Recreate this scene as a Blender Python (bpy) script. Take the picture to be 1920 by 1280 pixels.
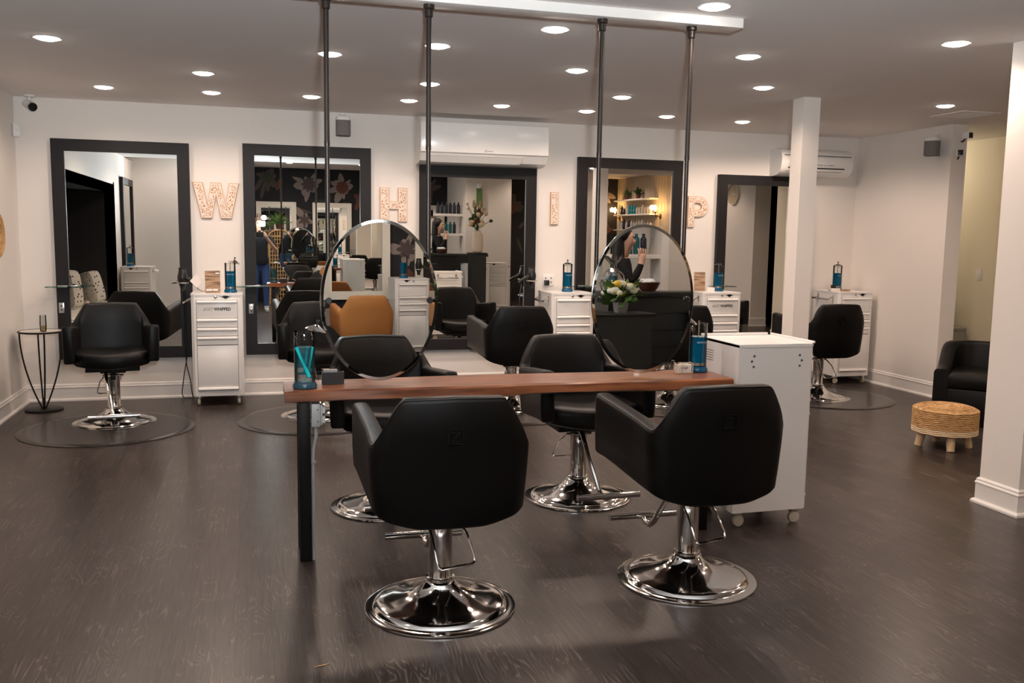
import bpy, bmesh, math, random
ORD = ('first', 'second', 'third', 'fourth', 'fifth', 'sixth', 'seventh', 'eighth', 'ninth', 'tenth', 'eleventh', 'twelfth', 'thirteenth')
from mathutils import Vector, Matrix

random.seed(7)
PI = math.pi
scene = bpy.context.scene
for o in list(bpy.data.objects):
    bpy.data.objects.remove(o, do_unlink=True)
C = scene.collection

# ------------------------------------------------------------------ camera
FPX, YAW, PITCH, ROLL, EYE = 1692.46, 0.2737, -0.1175, 0.0151, 1.5
cam_d = bpy.data.cameras.new('camera_view')
cam = bpy.data.objects.new('camera_view', cam_d)
C.objects.link(cam)
cam_d.sensor_fit = 'HORIZONTAL'
cam_d.sensor_width = 36.0
cam_d.lens = FPX * 36.0 / 1920.0
cam_d.clip_start = 0.02
cam_d.clip_end = 80
base = Matrix(((1, 0, 0), (0, 0, -1), (0, 1, 0)))
Rp = Matrix.Rotation(PITCH, 3, 'X')
Ry = Matrix.Rotation(-YAW, 3, 'Z')
Rr = Matrix.Rotation(ROLL, 3, 'Z')
M = (Ry @ Rp @ base @ Rr).to_4x4()
M.translation = Vector((0, 0, EYE))
cam.matrix_world = M
scene.camera = cam

# ------------------------------------------------------------------ world, view, render quality
w = bpy.data.worlds.new('world')
scene.world = w
w.use_nodes = True
w.node_tree.nodes['Background'].inputs[0].default_value = (0.10, 0.11, 0.13, 1)
w.node_tree.nodes['Background'].inputs[1].default_value = 0.15
scene.view_settings.view_transform = 'Standard'
scene.view_settings.look = 'None'
scene.view_settings.gamma = 1.0
scene.view_settings.use_curve_mapping = False
scene.view_settings.exposure = 0.45
try:
    scene.cycles.use_denoising = True
    scene.cycles.max_bounces = 14
    scene.cycles.glossy_bounces = 9
    scene.cycles.diffuse_bounces = 5
    scene.cycles.transparent_max_bounces = 16
    scene.cycles.sample_clamp_indirect = 6.0
    scene.cycles.caustics_reflective = False
    scene.cycles.caustics_refractive = False
except Exception:
    pass
LAMP_W = 24.0          # each recessed downlight
FLASH_W = 520.0        # bounce flash on the photographer's camera
LAMP_COL = (1.0, 0.755, 0.61)
FLASH_COL = (0.90, 0.96, 1.0)

# the camera's bounce flash: aimed at the ceiling
fl = bpy.data.lights.new('flash_light', 'SPOT')
fl.energy = FLASH_W
fl.color = FLASH_COL
fl.spot_size = math.radians(134)
fl.spot_blend = 0.6
fl.shadow_soft_size = 0.04
flo = bpy.data.objects.new('flash_light', fl)
C.objects.link(flo)
flo.location = (0.10, -0.02, 1.74)
flo.rotation_euler = (math.radians(180 - 42), 0, 0)   # up and forward

# ------------------------------------------------------------------ materials
MATS = {}


def mat(name, col, rough=0.5, metal=0.0, spec=0.5, trans=0.0, ior=1.45, emit=None, estr=0.0, alpha=1.0, coat=0.0):
    m = bpy.data.materials.new(name)
    m.use_nodes = True
    b = m.node_tree.nodes['Principled BSDF']
    b.inputs['Base Color'].default_value = (*col, 1)
    b.inputs['Roughness'].default_value = rough
    b.inputs['Metallic'].default_value = metal
    b.inputs['Specular IOR Level'].default_value = spec
    b.inputs['Transmission Weight'].default_value = trans
    b.inputs['IOR'].default_value = ior
    b.inputs['Alpha'].default_value = alpha
    b.inputs['Coat Weight'].default_value = coat
    if emit:
        b.inputs['Emission Color'].default_value = (*emit, 1)
        b.inputs['Emission Strength'].default_value = estr
    MATS[name] = m
    return m


def nodes(m):
    nt = m.node_tree
    return nt, nt.nodes, nt.links, nt.nodes['Principled BSDF']


def add_noise_bump(m, scale, strength, dist=0.002, detail=4, coord='Object'):
    nt, N, L, b = nodes(m)
    tc = N.new('ShaderNodeTexCoord')
    n = N.new('ShaderNodeTexNoise')
    n.inputs['Scale'].default_value = scale
    n.inputs['Detail'].default_value = detail
    bp = N.new('ShaderNodeBump')
    bp.inputs['Strength'].default_value = strength
    bp.inputs['Distance'].default_value = dist
    L.new(tc.outputs[coord], n.inputs['Vector'])
    L.new(n.outputs['Fac'], bp.inputs['Height'])
    L.new(bp.outputs['Normal'], b.inputs['Normal'])


def add_noise_color(m, c1, c2, scale, detail=4, stretch=(1, 1, 1), coord='Object', lo=0.35, hi=0.65):
    nt, N, L, b = nodes(m)
    tc = N.new('ShaderNodeTexCoord')
    mp = N.new('ShaderNodeMapping')
    mp.inputs['Scale'].default_value = stretch
    n = N.new('ShaderNodeTexNoise')
    n.inputs['Scale'].default_value = scale
    n.inputs['Detail'].default_value = detail
    r = N.new('ShaderNodeValToRGB')
    r.color_ramp.elements[0].position = lo
    r.color_ramp.elements[1].position = hi
    r.color_ramp.elements[0].color = (*c1, 1)
    r.color_ramp.elements[1].color = (*c2, 1)
    L.new(tc.outputs[coord], mp.inputs['Vector'])
    L.new(mp.outputs['Vector'], n.inputs['Vector'])
    L.new(n.outputs['Fac'], r.inputs['Fac'])
    L.new(r.outputs['Color'], b.inputs['Base Color'])
    return r


mat('wall_paint', (0.815, 0.77, 0.725), 0.6, spec=0.3)
add_noise_bump(MATS['wall_paint'], 60, 0.06, 0.001)
mat('ceiling_paint', (0.90, 0.86, 0.84), 0.85, spec=0.15)
mat('hall_paint', (0.80, 0.73, 0.60), 0.6, spec=0.3)
mat('trim_paint', (0.82, 0.79, 0.76), 0.35)
mat('black_paint', (0.012, 0.012, 0.014), 0.6)
mat('mural_black', (0.022, 0.022, 0.025), 0.75, spec=0.2)
mat('petal_pale', (0.24, 0.20, 0.185), 0.8, spec=0.2)
mat('petal_shade', (0.085, 0.066, 0.064), 0.8, spec=0.2)
mat('petal_rust', (0.13, 0.05, 0.035), 0.8, spec=0.2)
mat('leaf_print', (0.05, 0.06, 0.04), 0.8, spec=0.2)
mat('frame_wood', (0.013, 0.0115, 0.012), 0.5, spec=0.3)
add_noise_bump(MATS['frame_wood'], 40, 0.25, 0.002)
mat('white_wood', (0.80, 0.77, 0.68), 0.45)
mat('mirror', (0.90, 0.91, 0.88), 0.0, metal=1.0)
mat('mirror_edge', (0.30, 0.33, 0.32), 0.15, metal=1.0)
mat('mirror_bevel', (0.72, 0.76, 0.74), 0.02, metal=1.0)
mat('leather', (0.0024, 0.0022, 0.0022), 0.42, spec=0.28)
add_noise_bump(MATS['leather'], 240, 0.12, 0.0008, 3)
mat('leather_seam', (0.010, 0.009, 0.009), 0.45, spec=0.4)
mat('emboss', (0.004, 0.004, 0.004), 0.5, spec=0.3)
mat('tan_leather', (0.42, 0.165, 0.045), 0.42, spec=0.5)
add_noise_bump(MATS['tan_leather'], 240, 0.12, 0.0008, 3)
mat('chrome', (0.74, 0.72, 0.70), 0.09, metal=1.0)
mat('steel', (0.55, 0.54, 0.52), 0.28, metal=1.0)
mat('dark_metal', (0.006, 0.006, 0.006), 0.4, spec=0.25)
mat('pole_metal', (0.045, 0.037, 0.033), 0.32, metal=0.6)
mat('grey_metal', (0.50, 0.52, 0.53), 0.45, metal=0.2)
mat('enamel', (0.85, 0.835, 0.815), 0.30)
mat('enamel_bright', (0.92, 0.90, 0.88), 0.22)
mat('gap_dark', (0.05, 0.045, 0.04), 0.7)
mat('caster_rubber', (0.55, 0.50, 0.40), 0.5)
mat('plastic_white', (0.82, 0.80, 0.78), 0.25)
mat('plastic_black', (0.012, 0.012, 0.012), 0.3)
mat('plastic_grey', (0.24, 0.23, 0.22), 0.6)
mat('print_grey', (0.30, 0.29, 0.28), 0.6)
mat('print_black', (0.02, 0.02, 0.02), 0.6)
mat('print_white', (0.85, 0.85, 0.85), 0.6)
mat('print_pale', (0.30, 0.52, 0.66), 0.6)
mat('bolt_dark', (0.09, 0.085, 0.08), 0.5)
mat('mat_rubber', (0.030, 0.026, 0.024), 0.22)
mat('liquid_blue', (0.0, 0.25, 0.48), 0.05, trans=0.35, ior=1.33)
mat('liquid_teal', (0.05, 0.24, 0.30), 0.08, alpha=0.45)
mat('comb_teal', (0.0, 0.55, 0.60), 0.4)
mat('jar_foot', (0.03, 0.09, 0.13), 0.1, trans=0.2)
mat('jar_foot_blue', (0.0, 0.09, 0.2), 0.1, trans=0.2)
mat('lamp_glow', (1, 1, 1), 0.5, emit=(1.0, 0.90, 0.80), estr=26.0)
mat('flash_glow', (1, 1, 1), 0.5, emit=(0.93, 0.97, 1.0), estr=90.0)
mat('bulb_glow', (1, 1, 1), 0.5, emit=(1.0, 0.55, 0.18), estr=20.0)
mat('paper', (0.78, 0.72, 0.68), 0.7)
mat('menu_print', (0.30, 0.19, 0.11), 0.55)
add_noise_color(MATS['menu_print'], (0.16, 0.09, 0.05), (0.50, 0.33, 0.20), 6, 5, (1, 1, 14), 'Object', 0.4, 0.62)
mat('skin', (0.55, 0.33, 0.24), 0.55)
mat('black_cloth', (0.010, 0.010, 0.012), 0.85, spec=0.2)
mat('denim', (0.035, 0.065, 0.17), 0.85, spec=0.2)
mat('shoe', (0.55, 0.55, 0.52), 0.6)
mat('hair_brown', (0.07, 0.04, 0.025), 0.6)
mat('hair_black', (0.008, 0.006, 0.006), 0.5)
mat('rattan', (0.50, 0.31, 0.13), 0.55)
mat('straw', (0.52, 0.31, 0.12), 0.7)
add_noise_color(MATS['straw'], (0.36, 0.19, 0.07), (0.66, 0.42, 0.19), 30, 4, (1, 1, 6), 'Object')
mat('straw_pale', (0.70, 0.55, 0.36), 0.7)
mat('pale_wood', (0.62, 0.45, 0.27), 0.5)
mat('plant_green', (0.10, 0.20, 0.045), 0.55)
mat('plant_dark', (0.03, 0.075, 0.02), 0.55)
mat('flower_yellow', (0.80, 0.55, 0.05), 0.6)
mat('flower_white', (0.85, 0.80, 0.66), 0.6)
mat('flower_red', (0.30, 0.02, 0.02), 0.6)
mat('dried', (0.55, 0.36, 0.18), 0.8)
mat('ceramic', (0.62, 0.52, 0.41), 0.5)
mat('terracotta', (0.10, 0.035, 0.02), 0.5)
mat('bottle_teal', (0.01, 0.10, 0.11), 0.25)
mat('bottle_dark', (0.02, 0.022, 0.035), 0.25)
mat('bottle_clear', (0.62, 0.60, 0.58), 0.12, trans=0.3)
mat('bottle_blue', (0.02, 0.25, 0.35), 0.15, trans=0.3)
mat('bench_blue', (0.05, 0.06, 0.085), 0.7)
mat('counter_black', (0.014, 0.015, 0.016), 0.35)
mat('champagne', (0.80, 0.60, 0.20), 0.1, trans=0.6)
mat('clock_face', (0.50, 0.40, 0.28), 0.5)
mat('clock_rim', (0.70, 0.66, 0.58), 0.4)
mat('door_grey', (0.10, 0.085, 0.07), 0.5)

# slat wall panelling
mat('slat_wood', (0.50, 0.43, 0.34), 0.6)
add_noise_color(MATS['slat_wood'], (0.40, 0.34, 0.27), (0.60, 0.53, 0.43), 3, 5, (12, 12, 1), 'Object')

# pillow cloth: white with a small black weave
mat('pillow_cloth', (0.7, 0.67, 0.62), 0.9, spec=0.1)
nt, N, L, b = nodes(MATS['pillow_cloth'])
tc = N.new('ShaderNodeTexCoord')
ck = N.new('ShaderNodeTexVoronoi')
ck.inputs['Scale'].default_value = 26
rp = N.new('ShaderNodeValToRGB')
rp.color_ramp.elements[0].position = 0.22
rp.color_ramp.elements[1].position = 0.30
rp.color_ramp.elements[0].color = (0.02, 0.02, 0.02, 1)
rp.color_ramp.elements[1].color = (0.72, 0.69, 0.63, 1)
L.new(tc.outputs['Object'], ck.inputs['Vector'])
L.new(ck.outputs['Distance'], rp.inputs['Fac'])
L.new(rp.outputs['Color'], b.inputs['Base Color'])

# letter filigree: pale fretwork over orange wood
mat('filigree', (0.8, 0.7, 0.6), 0.6)
nt, N, L, b = nodes(MATS['filigree'])
tc = N.new('ShaderNodeTexCoord')
ns = N.new('ShaderNodeTexNoise')
ns.inputs['Scale'].default_value = 22
mx = N.new('ShaderNodeMix')
mx.data_type = 'VECTOR'
mx.inputs['Factor'].default_value = 0.06
vo = N.new('ShaderNodeTexVoronoi')
vo.feature = 'DISTANCE_TO_EDGE'
vo.inputs['Scale'].default_value = 56
rp = N.new('ShaderNodeValToRGB')
rp.color_ramp.elements[0].position = 0.13
rp.color_ramp.elements[1].position = 0.19
rp.color_ramp.elements[0].color = (0.80, 0.72, 0.64, 1)
rp.color_ramp.elements[1].color = (0.52, 0.25, 0.09, 1)
L.new(tc.outputs['Object'], ns.inputs['Vector'])
L.new(tc.outputs['Object'], mx.inputs[4])
L.new(ns.outputs['Color'], mx.inputs[5])
L.new(mx.outputs[1], vo.inputs['Vector'])
L.new(vo.outputs['Distance'], rp.inputs['Fac'])
L.new(rp.outputs['Color'], b.inputs['Base Color'])
mat('letter_wood', (0.55, 0.30, 0.15), 0.6)
mat('letter_border', (0.84, 0.72, 0.60), 0.6)

# table walnut
mat('walnut', (0.12, 0.045, 0.022), 0.30, coat=0.1)
r = add_noise_color(MATS['walnut'], (0.085, 0.026, 0.011), (0.36, 0.125, 0.050), 3.2, 7, (0.9, 9, 9), 'Object', 0.3, 0.72)

# thin clear glass (mix of clear and mirror-like by fresnel)


def thin_glass(name, tint, refl=0.06, rough=0.0):
    m = bpy.data.materials.new(name)
    m.use_nodes = True
    nt = m.node_tree
    nt.nodes.clear()
    out = nt.nodes.new('ShaderNodeOutputMaterial')
    tr = nt.nodes.new('ShaderNodeBsdfTransparent')
    tr.inputs[0].default_value = (*tint, 1)
    gl = nt.nodes.new('ShaderNodeBsdfGlossy')
    gl.inputs['Roughness'].default_value = rough
    fr = nt.nodes.new('ShaderNodeFresnel')
    fr.inputs['IOR'].default_value = 1.45
    mxs = nt.nodes.new('ShaderNodeMixShader')
    nt.links.new(fr.outputs[0], mxs.inputs[0])
    nt.links.new(tr.outputs[0], mxs.inputs[1])
    nt.links.new(gl.outputs[0], mxs.inputs[2])
    nt.links.new(mxs.outputs[0], out.inputs[0])
    MATS[name] = m


thin_glass('clear_glass', (0.93, 0.94, 0.93))
thin_glass('shelf_glass', (0.55, 0.78, 0.76))
thin_glass('window_glass', (0.25, 0.28, 0.30))
thin_glass('cellophane', (0.82, 0.84, 0.84), rough=0.1)
thin_glass('mat_clear', (0.62, 0.60, 0.58), rough=0.12)

# floor planks: dark oak with pale grain, grain runs along y
mat('floor_oak', (0.05, 0.042, 0.038), 0.31, spec=0.45)
nt, N, L, b = nodes(MATS['floor_oak'])
geo = N.new('ShaderNodeNewGeometry')
oi = N.new('ShaderNodeObjectInfo')
ad = N.new('ShaderNodeMath')
ad.operation = 'ADD'
L.new(geo.outputs['Random Per Island'], ad.inputs[0])
L.new(oi.outputs['Random'], ad.inputs[1])
frc = N.new('ShaderNodeMath')
frc.operation = 'FRACT'
L.new(ad.outputs[0], frc.inputs[0])
ofs = N.new('ShaderNodeMath')
ofs.operation = 'MULTIPLY'
ofs.inputs[1].default_value = 40.0
L.new(frc.outputs[0], ofs.inputs[0])
cmb = N.new('ShaderNodeCombineXYZ')
L.new(ofs.outputs[0], cmb.inputs['Z'])
L.new(ofs.outputs[0], cmb.inputs['Y'])
vadd = N.new('ShaderNodeVectorMath')
vadd.operation = 'ADD'
L.new(geo.outputs['Position'], vadd.inputs[0])
L.new(cmb.outputs[0], vadd.inputs[1])
mp = N.new('ShaderNodeMapping')
mp.inputs['Scale'].default_value = (1.0, 0.035, 1.0)
L.new(vadd.outputs[0], mp.inputs['Vector'])
mpf = N.new('ShaderNodeMapping')
mpf.inputs['Scale'].default_value = (1.0, 0.16, 1.0)
L.new(vadd.outputs[0], mpf.inputs['Vector'])
n1 = N.new('ShaderNodeTexNoise')          # cathedral-like figure
n1.inputs['Scale'].default_value = 9
n1.inputs['Detail'].default_value = 2
n1.inputs['Distortion'].default_value = 0.5
L.new(mpf.outputs[0], n1.inputs['Vector'])
wv = N.new('ShaderNodeMath')
wv.operation = 'MULTIPLY'
wv.inputs[1].default_value = 120.0
L.new(n1.outputs['Fac'], wv.inputs[0])
sn = N.new('ShaderNodeMath')
sn.operation = 'SINE'
L.new(wv.outputs[0], sn.inputs[0])
n2 = N.new('ShaderNodeTexNoise')          # fine pores
n2.inputs['Scale'].default_value = 120
n2.inputs['Detail'].default_value = 3
L.new(mp.outputs[0], n2.inputs['Vector'])
ln = N.new('ShaderNodeMapRange')          # thin pale growth-ring lines
ln.interpolation_type = 'SMOOTHSTEP'
ln.inputs['From Min'].default_value = 0.45
ln.inputs['From Max'].default_value = 1.0
ln.inputs['To Min'].default_value = 0.0
ln.inputs['To Max'].default_value = 0.20
L.new(sn.outputs[0], ln.inputs['Value'])
mk = N.new('ShaderNodeTexNoise')          # where the figure shows
mk.inputs['Scale'].default_value = 5.0
mk.inputs['Detail'].default_value = 1.0
L.new(vadd.outputs[0], mk.inputs['Vector'])
mk2 = N.new('ShaderNodeMapRange')
mk2.inputs['From Min'].default_value = 0.40
mk2.inputs['From Max'].default_value = 0.62
L.new(mk.outputs['Fac'], mk2.inputs['Value'])
m0 = N.new('ShaderNodeMath')
m0.operation = 'MULTIPLY'
L.new(ln.outputs[0], m0.inputs[0])
L.new(mk2.outputs[0], m0.inputs[1])
pr_ = N.new('ShaderNodeMath')
pr_.operation = 'MULTIPLY_ADD'
pr_.inputs[1].default_value = 0.62
pr_.inputs[2].default_value = 0.16
L.new(n2.outputs['Fac'], pr_.inputs[0])
m1 = N.new('ShaderNodeMath')
m1.operation = 'ADD'
L.new(m0.outputs[0], m1.inputs[0])
L.new(pr_.outputs[0], m1.inputs[1])
rp = N.new('ShaderNodeValToRGB')
e = rp.color_ramp.elements
e[0].position = 0.36
e[0].color = (0.022, 0.0160, 0.0140, 1)
e[1].position = 0.74
e[1].color = (0.120, 0.092, 0.080, 1)
mid = rp.color_ramp.elements.new(0.56)
mid.color = (0.045, 0.0340, 0.0300, 1)
L.new(m1.outputs[0], rp.inputs['Fac'])
hs = N.new('ShaderNodeHueSaturation')
val = N.new('ShaderNodeMapRange')
val.inputs['To Min'].default_value = 0.80
val.inputs['To Max'].default_value = 1.20
L.new(frc.outputs[0], val.inputs['Value'])
L.new(val.outputs[0], hs.inputs['Value'])
L.new(rp.outputs['Color'], hs.inputs['Color'])
L.new(hs.outputs['Color'], b.inputs['Base Color'])
bp = N.new('ShaderNodeBump')
bp.inputs['Strength'].default_value = 0.22
bp.inputs['Distance'].default_value = 0.0012
L.new(m1.outputs[0], bp.inputs['Height'])
L.new(bp.outputs['Normal'], b.inputs['Normal'])

# ------------------------------------------------------------------ mesh helpers


class MB:
    def __init__(s):
        s.v, s.f, s.mi = [], [], []

    def add(s, verts, faces, mi=0):
        o = len(s.v)
        s.v += [tuple(p) for p in verts]
        s.f += [tuple(i + o for i in f) for f in faces]
        s.mi += [mi] * len(faces)
        return s

    def box(s, x0, x1, y0, y1, z0, z1, bevel=0.0, mi=0):
        if bevel <= 0:
            v = [(x, y, z) for x in (x0, x1) for y in (y0, y1) for z in (z0, z1)]
            f = [(0, 1, 3, 2), (4, 6, 7, 5), (0, 4, 5, 1), (2, 3, 7, 6), (0, 2, 6, 4), (1, 5, 7, 3)]
            return s.add(v, f, mi)
        bm = bmesh.new()
        bmesh.ops.create_cube(bm, size=1)
        for q in bm.verts:
            q.co = Vector(((x0 + x1) / 2 + q.co.x * (x1 - x0), (y0 + y1) / 2 + q.co.y * (y1 - y0), (z0 + z1) / 2 + q.co.z * (z1 - z0)))
        bmesh.ops.bevel(bm, geom=bm.edges[:], offset=bevel, segments=2, affect='EDGES', profile=0.5)
        bm.verts.index_update()
        s.add([q.co[:] for q in bm.verts], [[q.index for q in f.verts] for f in bm.faces], mi)
        bm.free()
        return s

    def lathe(s, prof, n=32, c=(0, 0, 0), axis='Z', cap0=True, cap1=True, mi=0, rx=1.0, ry=1.0):
        v, f = [], []
        for (r, z) in prof:
            for k in range(n):
                a = 2 * PI * k / n
                p = (r * math.cos(a) * rx, r * math.sin(a) * ry, z)
                if axis == 'Y':
                    p = (p[0], -p[2], p[1])
                elif axis == 'X':
                    p = (p[2], p[0], p[1])
                v.append((p[0] + c[0], p[1] + c[1], p[2] + c[2]))
        for i in range(len(prof) - 1):
            for k in range(n):
                a, b2 = i * n + k, i * n + (k + 1) % n
                f.append((a, b2, b2 + n, a + n))
        if cap0:
            f.append(tuple(range(n - 1, -1, -1)))
        if cap1:
            o = (len(prof) - 1) * n
            f.append(tuple(range(o, o + n)))
        return s.add(v, f, mi)

    def tube(s, pts, r, n=8, closed=False, mi=0, caps=True):
        P = [Vector(p) for p in pts]
        m = len(P)
        rs = r if isinstance(r, (list, tuple)) else [r] * m
        T = []
        for i in range(m):
            if closed:
                t = P[(i + 1) % m] - P[i - 1]
            else:
                t = P[min(i + 1, m - 1)] - P[max(i - 1, 0)]
            T.append(t.normalized())
        u = T[0].orthogonal().normalized()
        v, f = [], []
        for i in range(m):
            if i:
                q = T[i - 1].rotation_difference(T[i])
                u = q @ u
                u = (u - T[i] * u.dot(T[i])).normalized()
            w2 = T[i].cross(u)
            for k in range(n):
                a = 2 * PI * k / n
                v.append(P[i] + (u * math.cos(a) + w2 * math.sin(a)) * rs[i])
        for i in range(m if closed else m - 1):
            j = (i + 1) % m
            for k in range(n):
                k2 = (k + 1) % n
                f.append((i * n + k, i * n + k2, j * n + k2, j * n + k))
        if caps and not closed:
            f.append(tuple(range(n - 1, -1, -1)))
            f.append(tuple(range((m - 1) * n, m * n)))
        return s.add(v, f, mi)

    def prism(s, poly, a0, a1, plane='XZ', mi=0):
        n = len(poly)

        def P(p, t):
            return {'XZ': (p[0], t, p[1]), 'XY': (p[0], p[1], t), 'YZ': (t, p[0], p[1])}[plane]
        v = [P(p, a0) for p in poly] + [P(p, a1) for p in poly]
        f = [tuple(range(n)), tuple(range(2 * n - 1, n - 1, -1))]
        for i in range(n):
            j = (i + 1) % n
            f.append((i, i + n, j + n, j))
        return s.add(v, f, mi)

    def rings(s, rings, cap0=True, cap1=True, mi=0):
        n = len(rings[0])
        v = [p for r in rings for p in r]
        f = []
        for i in range(len(rings) - 1):
            for k in range(n):
                k2 = (k + 1) % n
                f.append((i * n + k, i * n + k2, (i + 1) * n + k2, (i + 1) * n + k))
        if cap0:
            f.append(tuple(range(n - 1, -1, -1)))
        if cap1:
            f.append(tuple(range((len(rings) - 1) * n, len(rings) * n)))
        return s.add(v, f, mi)

    def ball(s, c, r, seg=12, rin=8, sc=(1, 1, 1), mi=0):
        prof = []
        for i in range(rin + 1):
            a = PI * i / rin - PI / 2
            prof.append((max(1e-4, math.cos(a)) * r, math.sin(a) * r * sc[2]))
        return s.lathe(prof, seg, c, rx=sc[0], ry=sc[1], mi=mi)

    def xf(s, mtx, start=0):
        for i in range(start, len(s.v)):
            s.v[i] = tuple(mtx @ Vector(s.v[i]))
        return s

    def mesh(s, name, mats, smooth=True, angle=38):
        me = bpy.data.meshes.new(name)
        me.from_pydata([tuple(p) for p in s.v], [], s.f)
        if not isinstance(mats, (list, tuple)):
            mats = [mats]
        for q in mats:
            me.materials.append(MATS[q])
        if len(mats) > 1:
            me.polygons.foreach_set('material_index', s.mi)
        bm = bmesh.new()
        bm.from_mesh(me)
        bmesh.ops.recalc_face_normals(bm, faces=bm.faces[:])
        bm.to_mesh(me)
        bm.free()
        if smooth:
            me.polygons.foreach_set('use_smooth', [True] * len(me.polygons))
            me.set_sharp_from_angle(angle=math.radians(angle))
        me.update()
        return me

    def build(s, name, mats, parent=None, smooth=True, angle=38, loc=None):
        return obj(name, s.mesh(name, mats, smooth, angle), parent, loc)


def obj(name, me, parent=None, loc=None, rz=None):
    o = bpy.data.objects.new(name, me)
    C.objects.link(o)
    if parent:
        o.parent = parent
    if loc is not None:
        o.location = loc
    if rz is not None:
        o.rotation_euler = (0, 0, rz)
    return o


def tag(o, label, cat, group=None):
    o['label'] = label
    o['category'] = cat
    if group:
        o['group'] = group
    return o


def thing(name, label, cat, loc=(0, 0, 0), rz=0.0, group=None):
    o = bpy.data.objects.new(name, None)
    C.objects.link(o)
    o.empty_display_size = 0.1
    o.location = loc
    o.rotation_euler = (0, 0, rz)
    return tag(o, label, cat, group)


def struct(o):
    o['kind'] = 'structure'
    return o


def dup(root, loc, rz, label, group=None):
    r2 = root.copy()
    C.objects.link(r2)
    r2.location = loc
    r2.rotation_euler = (0, 0, rz)
    r2['label'] = label
    if group:
        r2['group'] = group
    for ch in list(root.children):
        c2 = ch.copy()
        C.objects.link(c2)
        c2.parent = r2
        for g in ch.children:
            d2 = g.copy()
            C.objects.link(d2)
            d2.parent = c2
    return r2


def text_obj(name, body, size, m, parent, loc, rot=(PI / 2, 0, 0), offset=0.0, align='CENTER'):
    cu = bpy.data.curves.new('txt', 'FONT')
    cu.body = body
    cu.size = size
    cu.offset = offset
    cu.extrude = 0.0004
    cu.align_x = align
    cu.resolution_u = 3
    cu.materials.append(MATS[m])
    t = bpy.data.objects.new('txt', cu)
    C.objects.link(t)
    bpy.context.view_layer.update()
    dg = bpy.context.evaluated_depsgraph_get()
    me = bpy.data.meshes.new_from_object(t.evaluated_get(dg))
    bpy.data.objects.remove(t, do_unlink=True)
    o = obj(name, me, parent, loc)
    o.rotation_euler = rot
    return o


def smoothstep(a, b2, x):
    t = max(0.0, min(1.0, (x - a) / (b2 - a)))
    return t * t * (3 - 2 * t)


# ------------------------------------------------------------------ the room
CEIL, CEIL2, STEP = 2.584, 2.83, 2.08
WB, XL, XR, YR = 8.54, -1.95, 6.24, -2.9

# floor: slab plus planks
fb = MB()
fb.box(-3.0, 10.3, YR - 0.1, 10.3, -0.1, -0.009)
floor = struct(fb.build('floor', 'gap_dark', smooth=False))
PW, PL = 0.152, 1.22
pm = MB().box(-PW / 2 + 0.00015, PW / 2 - 0.00015, -PL / 2 + 0.00015, PL / 2 - 0.00015, -0.009, 0.0)
pm_mesh = pm.mesh('plank', 'floor_oak', smooth=False)
vis, rest = [], []
ix = 0
x = XL - PW * 6
while x < 10.2:
    off = (ix * 0.437) % 1.0 * PL
    y = YR - PL + off
    while y < 10.2:
        cx, cy = x + PW / 2, y + PL / 2
        keep = 2.15 < cy < 8.9 and -0.36 * cy - 0.1 < cx < 0.98 * cy + 0.1 and XL - 0.1 < cx < XR + 0.05
        (vis if keep else rest).append((cx, cy))
        y += PL
    x += PW
    ix += 1
vis.sort(key=lambda p: p[1])
rest += vis[300:]
vis = vis[:300]
for (cx, cy) in vis:
    obj('plank', pm_mesh, floor, (cx, cy, 0))
rb = MB()
for (cx, cy) in rest:
    rb.box(cx - PW / 2 + 0.00015, cx + PW / 2 - 0.00015, max(YR, cy - PL / 2 + 0.0004), min(10.2, cy + PL / 2 - 0.0004), -0.009, 0.0)
ro = rb.build('far_planks', 'floor_oak', floor, smooth=False)
ro['kind'] = 'stuff'

# ceiling
cb = MB()
cb.box(-3.0, 10.3, STEP, 10.3, CEIL, CEIL + 0.5)
cb.box(-3.0, 10.3, YR - 0.1, STEP, CEIL2, CEIL2 + 0.25)
ceiling = struct(cb.build('ceiling', 'ceiling_paint', smooth=False))

# walls
TH = 0.12
struct(MB().box(-3.0, XR + 0.2, WB, WB + TH, 0, CEIL).build('wall_back', 'wall_paint', smooth=False))
lw = MB()
lw.box(XL - TH, XL, 6.5, WB, 0, CEIL)
lw.box(XL - TH, XL, 3.2, 6.5, 2.02, CEIL)
lw.box(XL - TH, XL, 1.09, 3.2, 0, CEIL)
struct(lw.build('wall_left', 'wall_paint', smooth=False))
sw = MB()
sw.box(XL - TH, -1.0, 0.97, 1.09, 0, CEIL2)
sw.box(-1.12, -1.0, YR, 0.97, 0, CEIL2)
sw.box(-1.0, 10.3, STEP, STEP + 0.02, CEIL, CEIL2)
struct(sw.build('wall_stub', 'wall_paint', smooth=False))
struct(MB().box(XR, XR + 0.17, 7.16, WB, 0, CEIL).build('wall_right', 'wall_paint', smooth=False))
hw = MB()
hw.box(7.44, 7.56, 5.0, 10.2, 0, CEIL)
hw.box(7.56, 10.2, 5.0, 5.1, 0, CEIL)
hw.box(XR, 7.5, 10.1, 10.2, 0, CEIL)
struct(hw.build('wall_hall', 'hall_paint', smooth=False))
struct(MB().box(-1.0, 10.2, YR - TH, YR, 0, CEIL2).build('wall_rear', 'mural_black', smooth=False))
struct(MB().box(10.2, 10.3, YR, 5.6, 0, CEIL2).build('wall_outer', 'black_paint', smooth=False))  # closet darkness is put into this wall's black colour
struct(MB().box(8.1, 8.4, -0.05, 3.25, 0, CEIL2).build('wall_clock_side', 'wall_paint', smooth=False))
struct(MB().box(4.05, 5.0, YR, -1.0, 0, CEIL2).build('wall_shelf_block', 'wall_paint', smooth=False))
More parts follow.
